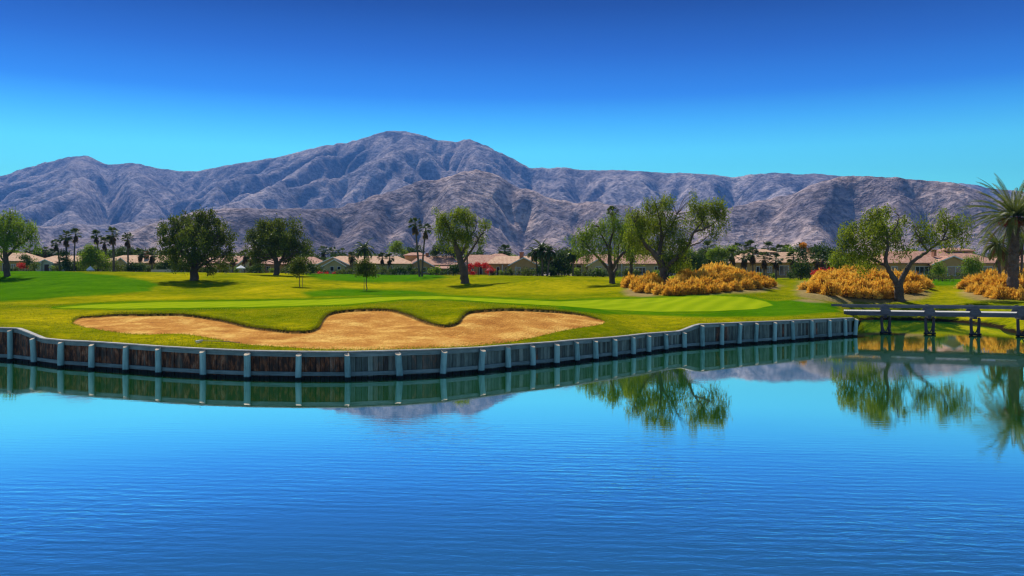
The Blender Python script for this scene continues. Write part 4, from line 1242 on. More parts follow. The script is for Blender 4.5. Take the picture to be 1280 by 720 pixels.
bush_px('shrub', 'green shrub between the two big dark trees', 'shrub', 324, 176, [(324, 334, 6, 6, 0), (318, 337, 5, 4, 0)], 'garden', 8)
bush_px('tree', 'pale green round-headed tree behind the roofs left of the twin fan palms', 'tree', 496, 212, [(496, 309, 8, 6, 0), (490, 313, 6, 5, 0), (502, 314, 5, 5, 0), (495, 304, 5, 3, 0)], 'bright', 5)
bush_px('tree', 'dark wide tree behind the roofs just left of the twin fan palms', 'tree', 512, 222, [(515, 314, 8, 6, 0), (507, 317, 7, 4, 0), (523, 313, 6, 5, 0)], 'garden', 5)
bush_px('hedge', 'long dark clipped hedge along the pale gabled house', 'hedge', 432, 187, [(422, 340, 5, 2.6, 0), (431, 340, 5, 2.8, 0), (440, 340, 5, 2.8, 0)], 'ficus', 16, 26, .3)
bush_px('hedge', 'tall dark hedge right of the slender sapling', 'hedge', 477, 186, [(469, 338.5, 5, 4, 0), (478, 338, 6, 4.5, 0), (486, 339, 5, 3.5, 0)], 'ficus', 12, 26, .3)
bush_px('shrub', 'mixed low garden shrubs left of the twin palm trunks', 'shrub', 500, 184, [(492, 339, 5, 3, 0), (499, 337.5, 4, 4, 0), (506, 339, 4, 3, 0), (512, 337, 4, 5, 0)], 'garden', 12, 26, .3)
bush_px('shrub', 'rounded light green shrub by the small porch roof', 'shrub', 545, 184, [(545, 338, 5, 4.5, 0), (540, 340, 3, 3, 0)], 'bright', 12, 26, .3)
bush_px('shrub', 'green and yellow shrubs left of the leaning trunk', 'shrub', 567, 182, [(566, 337, 6, 5, 0), (573, 334, 4, 6, 0), (560, 340, 4, 3, 0)], 'garden', 11, 26, .3)
bush_px('bougainvillea', 'red flowering bougainvillea arching over a patio right of the leaning tree', 'shrub', 598, 186, [(588, 334, 4, 4.5, 0), (598, 331, 5, 2.5, 0), (606, 331, 4, 2.5, 0), (612, 337, 4.5, 5, 0), (591, 341, 4, 2, 0), (604, 333, 3, 2, 0)], 'red', 14, 30, .25, .28)
bush_px('bougainvillea', 'small red flowering bougainvillea at the pale gabled house corner', 'shrub', 404, 186, [(400, 341, 3.5, 1.8, 0), (408, 341.5, 3, 1.6, 0), (417, 341.5, 3, 1.5, 0)], 'red', 16, 20, .18, .22)
bush_px('bougainvillea', 'red flowering bougainvillea near the tan house at the far left', 'shrub', 29, 200, [(27, 332, 5, 2.6, 0), (32, 334, 3, 2.4, 0)], 'red', 14, 26, .25, .28)
bush_px('bougainvillea', 'reddish flowering shrubs behind the orange grasses left of the forked tree', 'shrub', 1035, 128, [(1028, 340, 9, 3.5, 0), (1042, 339, 8, 3.5, 0), (1052, 341, 6, 3, 0), (1020, 342, 6, 3, 0)], 'red', 14, 26, .25, .24)
bush_px('shrub', 'low dark shrubs under the gable with the brick chimney', 'shrub', 655, 182, [(648, 341, 4, 3, 0), (655, 340, 5, 3.5, 0), (661, 341.5, 3.5, 2.5, 0)], 'ficus', 14, 26, .3)
bush_px('shrub', 'tall clipped dark shrub left of the garage-like gable window', 'shrub', 639, 183, [(638.5, 338, 3, 5, 0), (640, 341, 3, 3, 0)], 'ficus', 16, 26, .28)
bush_px('shrub', 'narrow dark shrub right of the gable with the brick chimney', 'shrub', 667, 183, [(667, 339.5, 3.2, 4, 0)], 'ficus', 18, 26, .28)
bush_px('tree', 'dense dark green tree right of the clustered queen palms', 'tree', 706, 172, [(700, 322, 8, 9, 0), (708, 332, 9, 10, 0), (697, 336, 7, 8, 0), (712, 318, 6, 8, 0)], 'garden', 6)
bush_px('shrub', 'dark shrubs at the foot of the queen palms', 'shrub', 684, 170, [(676, 339, 6, 5, 0), (686, 338, 6, 5, 0), (692, 341, 4, 4, 0)], 'garden', 9)
bush_px('shrub', 'dark shrubs beside the arched porch', 'shrub', 745, 168, [(739, 341, 4, 4, 0), (748, 341, 4, 4.5, 0), (755, 343, 4, 3, 0)], 'garden', 12, 26, .3)
bush_px('tree', 'yellow-green leafy tree behind the orange grasses', 'tree', 902, 180, [(898, 314, 9, 6, 0), (908, 318, 9, 7, 0), (890, 319, 8, 6, 0), (916, 313, 7, 5, 0)], 'bright', 6)
bush_px('tree', 'dark tree mass right behind the biggest pepper tree', 'tree', 864, 165, [(858, 322, 10, 9, 0), (868, 326, 9, 8, 0), (876, 320, 7, 7, 0)], 'garden', 6)
bush_px('tree', 'green tree behind the leaning pepper tree', 'tree', 558, 205, [(553, 312, 12, 7, 0), (566, 315, 10, 6, 0), (544, 316, 7, 5, 0), (575, 313, 8, 6, 0)], 'garden', 5)
bush_px('shrub', 'large rounded green shrub near the house between the two orange grass beds', 'shrub', 1001, 135, [(1000, 337, 10, 9, 0), (994, 341, 7, 6, 0), (1009, 340, 7, 6, 0), (1002, 329, 6, 4, 0)], 'garden', 8, 34, .4, .28)
bush_px('tree', 'small tree with an orange flowering top behind the round green shrub', 'tree', 1003, 152, [(1003, 317, 6, 8, 0), (998, 312, 5, 5, 0), (1007, 324, 5, 6, 0)], 'garden', 6)
bush_px('shrub', 'cluster of orange blossom on the small tree behind the round green shrub', 'blossom', 1003, 151, [(1003.5, 306, 4.5, 4, 0)], 'orangeflower', 14, 30, .22, .26) if False else None
bush_px('tree', 'dusty olive tree with a thin crown left of the forked pepper tree', 'tree', 1032, 158, [(1024, 312, 10, 7, 0), (1036, 316, 10, 7, 0), (1046, 322, 8, 7, 0), (1018, 320, 6, 6, 0)], 'garden', 5)
bush_px('tree', 'yellow-green tree low behind the forked pepper tree', 'tree', 1062, 130, [(1048, 326, 10, 8, 0), (1062, 330, 12, 8, 0), (1078, 332, 10, 7, 0), (1052, 336, 8, 5, 0)], 'bright', 7, 34, .4, .28)
bush_px('shrub', 'bright green young shrub left of the sliding door', 'shrub', 1173, 148, [(1172, 334, 7, 7, 0), (1178, 339, 5, 5, 0), (1168, 341, 4, 4, 0)], 'bright', 10, 32, .35, .26)
bush_px('tree', 'bright green young tree right of the sliding door', 'tree', 1215, 150, [(1215, 330, 10, 7, 0), (1209, 337, 7, 5, 0), (1222, 335, 7, 6, 0), (1219, 325, 6, 4, 0)], 'bright', 9, 32, .35, .26)
bush_px('hedge', 'low dark hedge with rounded ends in front of the sliding door', 'hedge', 1178, 143, [(1159, 345.5, 5, 3, 0), (1168, 346.5, 6, 3.2, 0), (1180, 346, 7, 3.4, 0), (1190, 346.5, 5, 3.2, 0)], 'ficus', 18, 28, .25, .24)

# --- palms
def fan_leaf(mb, o, dirv, length, radius, t):
    """petiole and a pleated fan"""
    dirv = dirv / np.linalg.norm(dirv)
    side = np.cross(dirv, [0, 0, 1.0]); side /= np.linalg.norm(side) + 1e-9
    upv = np.cross(side, dirv)
    c = o + dirv * length + np.array([0, 0, -0.10 * length])
    mb.add([o - side * .03, o + side * .03, c + side * .02, c - side * .02], [[0, 1, 2, 3]], t)
    k = 11
    V = []; Fq = []
    for i in range(k):
        a = (i / (k - 1) - .5) * 2.3
        b0 = a - .10; b1 = a + .10
        tipd = dirv * math.cos(a) + side * math.sin(a)
        r = radius * (1 - 0.12 * abs(a))
        tip = c + tipd * r + np.array([0, 0, -0.22 * r])
        m0 = c + (dirv * math.cos(b0) + side * math.sin(b0)) * r * .6 + upv * .04
        m1 = c + (dirv * math.cos(b1) + side * math.sin(b1)) * r * .6 - upv * .04
        n0 = len(V); V += [c, m0, tip, m1]; Fq.append([n0, n0 + 1, n0 + 2, n0 + 3])
    mb.add(V, Fq, t)
def fan_crown(mb, o, R_=1.55, k=34):
    for i in range(k):
        a = rng.uniform(0, 2 * pi); e = rng.uniform(-0.75, 1.35)
        d = np.array([math.cos(a) * math.cos(e), math.sin(a) * math.cos(e), math.sin(e)])
        fan_leaf(mb, o, d, R_ * .5 * rng.uniform(.8, 1.1), R_ * .55 * rng.uniform(.85, 1.1), np.clip(rng.normal(.45, .2), 0, 1))
def dead_skirt(mb, o, R_, h):
    for i in range(26):
        a = rng.uniform(0, 2 * pi); r = R_ * rng.uniform(.25, .6)
        p = o + [0, 0, -rng.uniform(0, h)]
        d = np.array([math.cos(a) * .5, math.sin(a) * .5, -1.0])
        fan_leaf(mb, p, d, r * .5, r, rng.uniform(0, .6))
def fan_palm(label, pts, d, R_=1.5, r0=.22, group=None, skirt=True, k=34, name='fan_palm'):
    """pts: pixel polyline from the foot to the crown heart"""
    base = gP(pts[0][0], d)
    q = [P(p[0], p[1], d) for p in pts]; q[0] = base - [0, 0, .2]
    root = empty(name, base, label, 'palm tree', group)
    mb = MB(); s = spline(q, 8); tube(mb, s, np.linspace(r0, r0 * .7, len(s)), 9, .5, wob=.05); mb.build('trunk', M['palmtrunk'], root, base, smooth=True)
    mb = MB(); fan_crown(mb, s[-1], R_, k); mb.build('crown', M['palm'], root, base)
    if skirt:
        mb = MB(); dead_skirt(mb, s[-1] - [0, 0, .15], R_, R_ * .7); mb.build('dead_fronds', M['dead'], root, base)
    return root
g1 = 'fan palms standing behind the left shrubs'
fan_palm('shortest leaning fan palm, leftmost of the left palm group', [(75, 334), (73, 315), (70, 304)], 188, 1.25, .18, g1)
fan_palm('shaggy fan palm in the middle of the left palm group', [(83, 338), (83, 315), (82.5, 295)], 190, 1.6, .2, g1)
fan_palm('tall slim fan palm at the right of the left palm group', [(93, 340), (93, 315), (94.5, 292)], 186, 1.5, .18, g1)
fan_palm('slim fan palm rising from the olive bushy tree, leftmost of the second palm group', [(123, 340), (122.5, 315), (120.5, 294)], 190, 1.5, .18, g1)
fan_palm('short fan palm tucked between taller ones in the second palm group', [(132, 340), (132, 318), (131, 302)], 196, 1.4, .18, g1)
fan_palm('tallest and bushiest fan palm of the second palm group', [(142, 343), (142, 315), (140.5, 292)], 182, 1.75, .26, g1)
fan_palm('fan palm standing apart at the right of the second palm group', [(160, 341), (160, 318), (159.5, 297)], 186, 1.6, .2, g1)
fan_palm('taller of the twin fan palms with crossing trunks, leaning to the left', [(524.5, 347), (522, 315), (519, 279)], 166, 1.55, .2, 'twin fan palms in the middle')
fan_palm('shorter of the twin fan palms with crossing trunks, leaning to the right', [(527.5, 347), (529, 318), (532, 286)], 168, 1.45, .2, 'twin fan palms in the middle')
fan_palm('fan palm whose thin trunk stands just right of the leaning pepper trunk', [(584, 343), (584, 322), (583.5, 300)], 176, 1.3, .17)
fan_palm('dark dense fan palm behind the roofs right of the red bougainvillea', [(632, 335), (632, 322), (631, 313)], 215, 2.0, .3, None, True, 46)
fan_palm('small fan palm far behind the roof ridge left of the dense one', [(601, 330), (601, 322), (601, 313)], 260, 1.3, .2)
fan_palm('thin fan palm behind the light green crooked pepper tree', [(768, 346), (768, 310), (766, 264)], 150, 1.2, .17) 
for i, (x, y, d, R_) in enumerate([(404, 313, 240, 1.9), (416, 314, 250, 1.7), (428, 315, 255, 1.6)]):
    fan_palm('small fan palm in the row behind the pale gabled house roof', [(x, 335), (x, 325), (x, y)], d, R_, .2, 'fan palms behind the pale gabled house')
for i, (x, y, d, R_) in enumerate([(20, 318, 230, 1.5), (37, 312, 225, 1.8), (48, 315, 235, 1.6), (57, 314, 230, 1.7), (65, 316, 240, 1.5)]):
    fan_palm('small fan palm in the row behind the left porch house', [(x, 334), (x, 325), (x, y)], d, R_, .2, 'fan palms behind the left porch house')
for i, (x, y, d, R_) in enumerate([(175, 317, 215, 1.5), (190, 317, 215, 1.7)]):
    fan_palm('small fan palm beside the tan chimney house', [(x, 338), (x, 328), (x, y)], d - 22, R_, .18, 'fan palms beside the tan chimney house')
for i, (x, y, d, R_) in enumerate([(884, 309, 190, 1.9), (922, 311, 195, 1.8), (938, 309, 190, 2.0), (960, 309, 195, 1.9), (975, 312, 200, 1.6), (945, 322, 180, 1.6), (967, 318, 175, 1.7), (984, 311, 210, 1.5), (1016, 316, 185, 1.8), (1028, 322, 165, 1.7)]):
    fan_palm('fan palm in the row around the tan house behind the orange grasses', [(x, 340), (x, 328), (x, y)], d, R_, .2, 'fan palms around the tan house behind the orange grasses')
for i, (x, y, d) in enumerate([(930, 320, 158), (941, 317, 152), (955, 322, 156), (970, 324, 155), (992, 321, 156), (1022, 323, 150), (915, 318, 160)]):
    fan_palm('fan palm in front of the tan house behind the orange grasses', [(x, 346), (x, 334), (x, y)], d, 1.5, .16, 'fan palms in front of the tan house')
for i, (x, y) in enumerate([(440, 320), (487, 322), (478, 321)]):
    fan_palm('short fan palm in the garden of the pale gabled house', [(x, 340), (x, 330), (x, y)], 192, 1.3, .15, 'short fan palms in the pale house garden')
for i, (x, y) in enumerate([(274, 326), (306, 318), (291, 322), (315, 322)]):
    fan_palm('short fan palm in front of the roofs between the two big dark trees', [(x, 341), (x, 333), (x, y)], 186, 1.4, .15, 'short fan palms between the two big dark trees')

def frond(mb, o, az, el, Lf, sag, t, wid=.45, n=22, curve=1.0):
    """feather frond: rachis arc with leaflets on both sides"""
    h = np.array([math.cos(az), math.sin(az), 0])
    s = np.linspace(0, 1, n)
    ang = el - sag * s ** (1.3 * curve)
    step = Lf / (n - 1)
    pts = [o]
    for i in range(1, n):
        pts.append(pts[-1] + (h * math.cos(ang[i]) + np.array([0, 0, 1]) * math.sin(ang[i])) * step)
    pts = np.array(pts)
    side = np.array([-h[1], h[0], 0])
    w = .035 * (1 - s * .8)
    V = np.concatenate([pts - side * w[:, None], pts + side * w[:, None]])
    mb.add(V, [[i, i + n, i + n + 1, i + 1] for i in range(n - 1)], t)
    V = []; Fq = []
    for i in range(2, n):
        tg = pts[i] - pts[i - 1]; tg /= np.linalg.norm(tg)
        upn = np.cross(side, tg)
        for k2 in (0, .5):
            p = pts[i] - tg * step * k2
            ll = wid * math.sin(pi * min(1, .12 + .86 * s[i])) ** .6 * rng.uniform(.85, 1.1)
            for sg in (-1, 1):
                dv = tg * .75 + side * sg * .75 + upn * .22 * 1
                dv /= np.linalg.norm(dv)
                tip = p + dv * ll + [0, 0, -.12 * ll]
                n0 = len(V)
                V += [p - tg * .05, p + dv * ll * .5 - tg * .055, tip, p + dv * ll * .5 + tg * .055]
                Fq.append([n0, n0 + 1, n0 + 2, n0 + 3])
    mb.add(V, Fq, t)
def feather_palm(label, x, d, yheart, Lf, k, r0, leaf, xh=None, els=(-.35, 1.35), sag=1.5, fruit=False, dead=8, wid=.45, group=None, name='feather_palm', rough=False):
    base = gP(x, d); xh = x if xh is None else xh
    hp = P(xh, yheart, d)
    root = empty(name, base, label, 'palm tree', group)
    mb = MB()
    s = spline([base - [0, 0, .3], base * .5 + hp * .5 + [.05, 0, 0], hp], 10)
    rad = np.linspace(r0, r0 * .8, len(s)); 
    if rough: rad = rad * (1 + .10 * np.sin(np.arange(len(s)) * 2.2)); rad[-4:] *= 1.25
    tube(mb, s, rad, 11, .5, wob=.06 if rough else .03)
    if rough:   # old leaf bases
        for z in np.linspace(.3, 1, 34):
            p = base + (hp - base) * z
            for a in rng.uniform(0, 2 * pi, 5):
                dv = np.array([math.cos(a), math.sin(a), .9])
                beam(mb, p + dv * [r0 * .7, r0 * .7, 0], p + dv * [r0 * 1.25, r0 * 1.25, .16], .11, .05, up=(math.cos(a), math.sin(a), 0), tint=rng.uniform(.2, .8))
    mb.build('trunk', M['palmtrunk'], root, base, smooth=not rough)
    mb = MB()
    for i in range(k):
        az = 2 * pi * (i * .618) + rng.normal(0, .15); f = i / k
        el = els[1] + (els[0] - els[1]) * f ** .8 + rng.normal(0, .08)
        frond(mb, hp + [0, 0, .1], az, el, Lf * rng.uniform(.85, 1.08), sag * rng.uniform(.7, 1.15) * (0.65 + .35 * math.cos(el)), np.clip(rng.normal(.45, .18), 0, 1), wid)
    mb.build('crown', M[leaf], root, base)
    if dead:
        mb = MB()
        for i in range(dead):
            frond(mb, hp - [0, 0, .2], rng.uniform(0, 2 * pi), rng.uniform(-.9, -.3), Lf * rng.uniform(.6, .9), .9, rng.uniform(.2, 1), wid * .8)
        mb.build('dead_fronds', M['dead'], root, base)
    if fruit:
        for a in np.linspace(0, 2 * pi, 9, endpoint=False):
            mb = MB()
            o = hp + np.array([math.cos(a) * .5, math.sin(a) * .5, -.15])
            out = np.array([math.cos(a), math.sin(a), -.2])
            tube(mb, spline([hp, o, o + out * .5 - [0, 0, .2]], 4), [.04] * 9, 5, .5)
            c = o + rng.normal(0, .24, (90, 3)) + out * rng.uniform(0, .9, (90, 1)) - [0, 0, .25]
            leaf_quads(mb, c, .22, .6, rng.uniform(.1, .8, 90), down=.5)
            mb.build('fruit_stalk', M['redfruit'], root, base)
    return root
M['redfruit'] = leafmat('red_fruit', (0.16, 0.02, 0.015), (0.27, 0.04, 0.02), (0.42, 0.12, 0.05), 0.1, .7)
feather_palm('tall date palm with red fruit stalks under its arching fronds at the right edge', 1265, 101, 272, 6.0, 104, .62, 'datepalm', 1268, (-.35, 1.35), 1.08, True, 4, .50, None, 'date_palm', True)
feather_palm('queen palm with yellowing fronds just left of the tall date palm', 1250, 112, 306, 3.0, 26, .18, 'datepalm', 1247, (-.5, 1.3), 1.7, False, 6, .5, 'queen palms beside the tall date palm', 'queen_palm')
feather_palm('smaller queen palm lowest beside the date palm trunk', 1258, 118, 318, 2.6, 22, .16, 'datepalm', 1256, (-.5, 1.2), 1.8, False, 6, .5, 'queen palms beside the tall date palm', 'queen_palm')
feather_palm('queen palm half hidden behind the date palm at the picture edge', 1276, 116, 300, 2.8, 24, .16, 'palm', 1278, (-.5, 1.3), 1.7, False, 4, .5, 'queen palms beside the tall date palm', 'queen_palm')
feather_palm('taller of the clustered queen palms right of the brick chimney gable', 678, 168, 311, 2.7, 26, .2, 'palm', 677, (-.5, 1.35), 1.7, False, 3, .6, 'clustered queen palms', 'queen_palm')
feather_palm('left and lower of the clustered queen palms right of the brick chimney gable', 672, 170, 316, 2.4, 22, .18, 'palm', 669, (-.5, 1.2), 1.8, False, 3, .6, 'clustered queen palms', 'queen_palm')
feather_palm('right-hand one of the clustered queen palms with dry brown fronds', 684, 166, 314, 2.4, 22, .18, 'palm', 687, (-.5, 1.2), 1.8, False, 8, .6, 'clustered queen palms', 'queen_palm')
feather_palm('queen palm behind the slender staked sapling', 456, 180, 311, 3.0, 26, .2, 'palm', 455, (-.5, 1.3), 1.7, False, 4, .6, None, 'queen_palm')
feather_palm('queen palm in front of the dark garden tree beside the arched porch', 716, 168, 318, 2.0, 20, .16, 'palm', 716, (-.5, 1.2), 1.7, False, 3, .6, None, 'queen_palm')

# blossom of the orange flowering tree: a child of that tree
def add_blossom():
    t = [o for o in bpy.data.objects if o.get('label', '').startswith('small tree with an orange flowering top')][0]
    base = np.array(t.location)
    mb = MB(); c = P(1003.5, 307, 152)
    pts = c + rand_dirs(420) * (rng.random((420, 1)) ** .4) * [.75, .6, .6]
    leaf_quads(mb, pts, .26, .6, rng.uniform(0, 1, 420))
    mb.build('blossom', M['orangeflower'], t, base)
add_blossom()

# --- orange ornamental grasses: four tuft shapes, each bush a copy
def tuft_meshes():
    out = []
    for v in range(5):
        mb = MB(); k = 1100
        a = rng.uniform(0, 2 * pi, k); e = np.arcsin(rng.uniform(0.02, 1.0, k))
        r = np.clip(rng.normal(.88, .14, k), .5, 1.3) * (1 + .16 * np.sin(3 * a + v))
        d = np.stack([np.cos(a) * np.cos(e), np.sin(a) * np.cos(e), np.sin(e) * 1.05], 1)
        p0 = d * .22 * [1, 1, .3]; p1 = d * r[:, None] * .72; p2 = d * r[:, None]
        sd = np.cross(d, rand_dirs(k)); sd /= np.linalg.norm(sd, axis=1)[:, None]
        w0, w1 = .009, .034
        V = np.stack([p0 - sd * w0, p0 + sd * w0, p1 + sd * w0 * 1.6, p1 - sd * w0 * 1.6], 1).reshape(-1, 3)
        mb.add(V, np.arange(4 * k).reshape(-1, 4), np.repeat(rng.uniform(0, 1, k), 4), 1)
        # feathery seed heads
        for j in range(2):
            sd2 = np.cross(d, rand_dirs(k)); sd2 /= np.linalg.norm(sd2, axis=1)[:, None]
            pm = p1 * .35 + p2 * .65 + rng.normal(0, .03, (k, 3))
            V = np.stack([p1 * .95, pm + sd2 * w1, p2 + rng.normal(0, .03, (k, 3)), pm - sd2 * w1], 1).reshape(-1, 3)
            mb.add(V, np.arange(4 * k).reshape(-1, 4), np.repeat(np.clip(rng.normal(.55, .25, k), 0, 1), 4), 0)
        # low leafy skirt
        c = rand_dirs(260) * [.62, .62, .3]; c[:, 2] = np.abs(c[:, 2]) + .06
        leaf_quads(mb, c, .24, .25, rng.uniform(0, 1, 260)) if False else None
        out.append(mb.mesh('orange_grass', [M['orange'], M['stem']]))
    return out
TM = tuft_meshes()
def bush_bed(pts, dfun, label, group):
    first = None
    for x, y, r in pts:
        d = dfun(x, y)
        p = gP(x, d)
        o = bpy.data.objects.new('tuft_plant', TM[rng.integers(0, 5)])
        o.location = Vector([float(c) for c in p - [0, 0, .03]])
        s = r * d / F
        s *= rng.uniform(.92, 1.38)
        o.scale = (s * rng.uniform(.95, 1.15), s * rng.uniform(.95, 1.15), s * rng.uniform(.95, 1.3))
        o.rotation_euler = (0, 0, rng.uniform(0, 6.28))
        COL.objects.link(o)
        tag(o, label, 'tuft plant', group)
def depth_at_row(x, y):
    d = np.linspace(60, 150, 500)
    yy = YH + (H - ground0(np.full_like(d, x), d)) * F / d
    i = np.argmax(yy <= y)
    return float(d[i]) if i else 120.0
b1 = []
for x, y, r in [(788, 359, 9), (798, 361.5, 9.5), (809, 357, 10), (803, 365, 9), (815, 366, 9.5), (826, 368, 9.5), (822, 358, 9), (812, 352, 9), (838, 369, 9), (848, 368.5, 9), (855, 363, 9),
                (850, 357, 9.5), (861, 368, 9), (868, 362, 10), (864, 355, 9.5), (874, 367, 9), (882, 361, 10), (878, 353, 9.5), (890, 366, 8.5), (896, 360, 9.5), (892, 352, 9.5), (904, 364, 9), (910, 358, 9.5),
                (906, 350, 9), (918, 363, 8.5), (923, 357, 9), (920, 350, 9), (932, 361.5, 8.5), (936, 355, 8.5), (945, 360.5, 8), (949, 355, 8), (956, 359, 7.5), (963, 357.5, 7.5), (872, 348, 9), (885, 346.5, 9),
                (899, 345.5, 9), (913, 345.5, 8.5), (858, 350, 9), (928, 349, 8.5), (940, 350, 8), (843, 362, 9), (888, 341.5, 8), (900, 340.5, 8)]:
    b1.append((x, y, r))
bush_bed(b1, depth_at_row, 'round orange feathery grass tuft in the bed around the biggest pepper tree', 'orange grasses around the biggest pepper tree')
b2 = []
for x, y, r in [(1009, 362, 9), (1018, 366, 9.5), (1037, 369, 9.5), (1027, 358, 9.5), (1041, 360, 9.5), (1055, 370, 9.5), (1066, 371.5, 9.5), (1078, 372.5, 9.5), (1090, 373, 9.5), (1102, 373, 9.5), (1113, 372, 9),
                (1052, 361, 10), (1064, 363, 10), (1076, 364, 10.5), (1088, 365, 10.5), (1100, 366, 10.5), (1110, 363, 10), (1020, 353, 9), (1034, 352, 9.5), (1048, 352, 9.5), (1060, 354, 10), (1072, 355, 10), (1086, 355, 10.5),
                (1098, 356, 10), (1137, 366, 9.5), (1147, 362, 9.5), (1152, 356, 8.5), (1140, 356, 10), (1130, 358, 10), (1118, 352, 10), (1106, 350, 9.5), (1090, 347, 9), (1074, 347, 9), (1058, 346.5, 9), (1042, 346, 8.5), (1026, 346.5, 8.5), (1134, 350, 9), (1157, 360, 7)]:
    b2.append((x, y, r))
bush_bed(b2, depth_at_row, 'round orange feathery grass tuft in the bed around the forked pepper tree by the footbridge', 'orange grasses around the forked pepper tree')
b3 = []
for x, y, r in [(1207, 361, 9.5), (1218, 365, 9.5), (1214, 356, 9.5), (1229, 368, 10), (1228, 359, 10), (1241, 371, 10), (1241, 362, 10.5), (1253, 373, 10), (1254, 364, 10.5), (1266, 374, 10), (1267, 365, 10.5), (1279, 375, 10),
                (1280, 366, 10.5), (1292, 375, 10), (1293, 366, 10), (1225, 352, 9.5), (1240, 353, 10), (1254, 354, 10), (1268, 355, 10), (1281, 354, 10), (1295, 355, 10), (1260, 346, 10), (1274, 345, 10), (1288, 345, 10), (1306, 372, 10), (1308, 362, 10)]:
    b3.append((x, y, r))
bush_bed(b3, depth_at_row, 'round orange feathery grass tuft in the bed below the tall date palm', 'orange grasses below the tall date palm')

# ------------------------------------------------------------------ houses
def prism(mb, A, B, C, off, tint=.5, mi=0):
    pass
def slab(mb, a, b, c, d, th, tint=.5, mi=0):
    """sloping roof slab from four top corners"""
    q = np.array([a, b, c, d], float)
    V = np.concatenate([q, q - [0, 0, th]])
    mb.add(V, [[0, 1, 2, 3], [7, 6, 5, 4], [0, 4, 5, 1], [1, 5, 6, 2], [2, 6, 7, 3], [3, 7, 4, 0]], tint, mi)
def window_on(root, org, x0, x1, z0, z1, y, nm='window', panes=2, label=None):
    fr = MB(); t = .09
    box(fr, x0, x1, y - .06, y + .02, z1 - t, z1); box(fr, x0, x1, y - .06, y + .02, z0, z0 + t)
    box(fr, x0, x0 + t, y - .058, y + .02, z0 + t, z1 - t); box(fr, x1 - t, x1, y - .058, y + .02, z0 + t, z1 - t)
    for k in range(1, panes):
        xm = x0 + (x1 - x0) * k / panes
        box(fr, xm - .04, xm + .04, y - .05, y + .02, z0 + t, z1 - t)
    f = fr.build(nm, M['trim'], root, org)
    pn = MB(); box(pn, x0 + t * .9, x1 - t * .9, y - .02, y + .015, z0 + t * .9, z1 - t * .9)
    pn.build('pane', M['glass'], f, org)
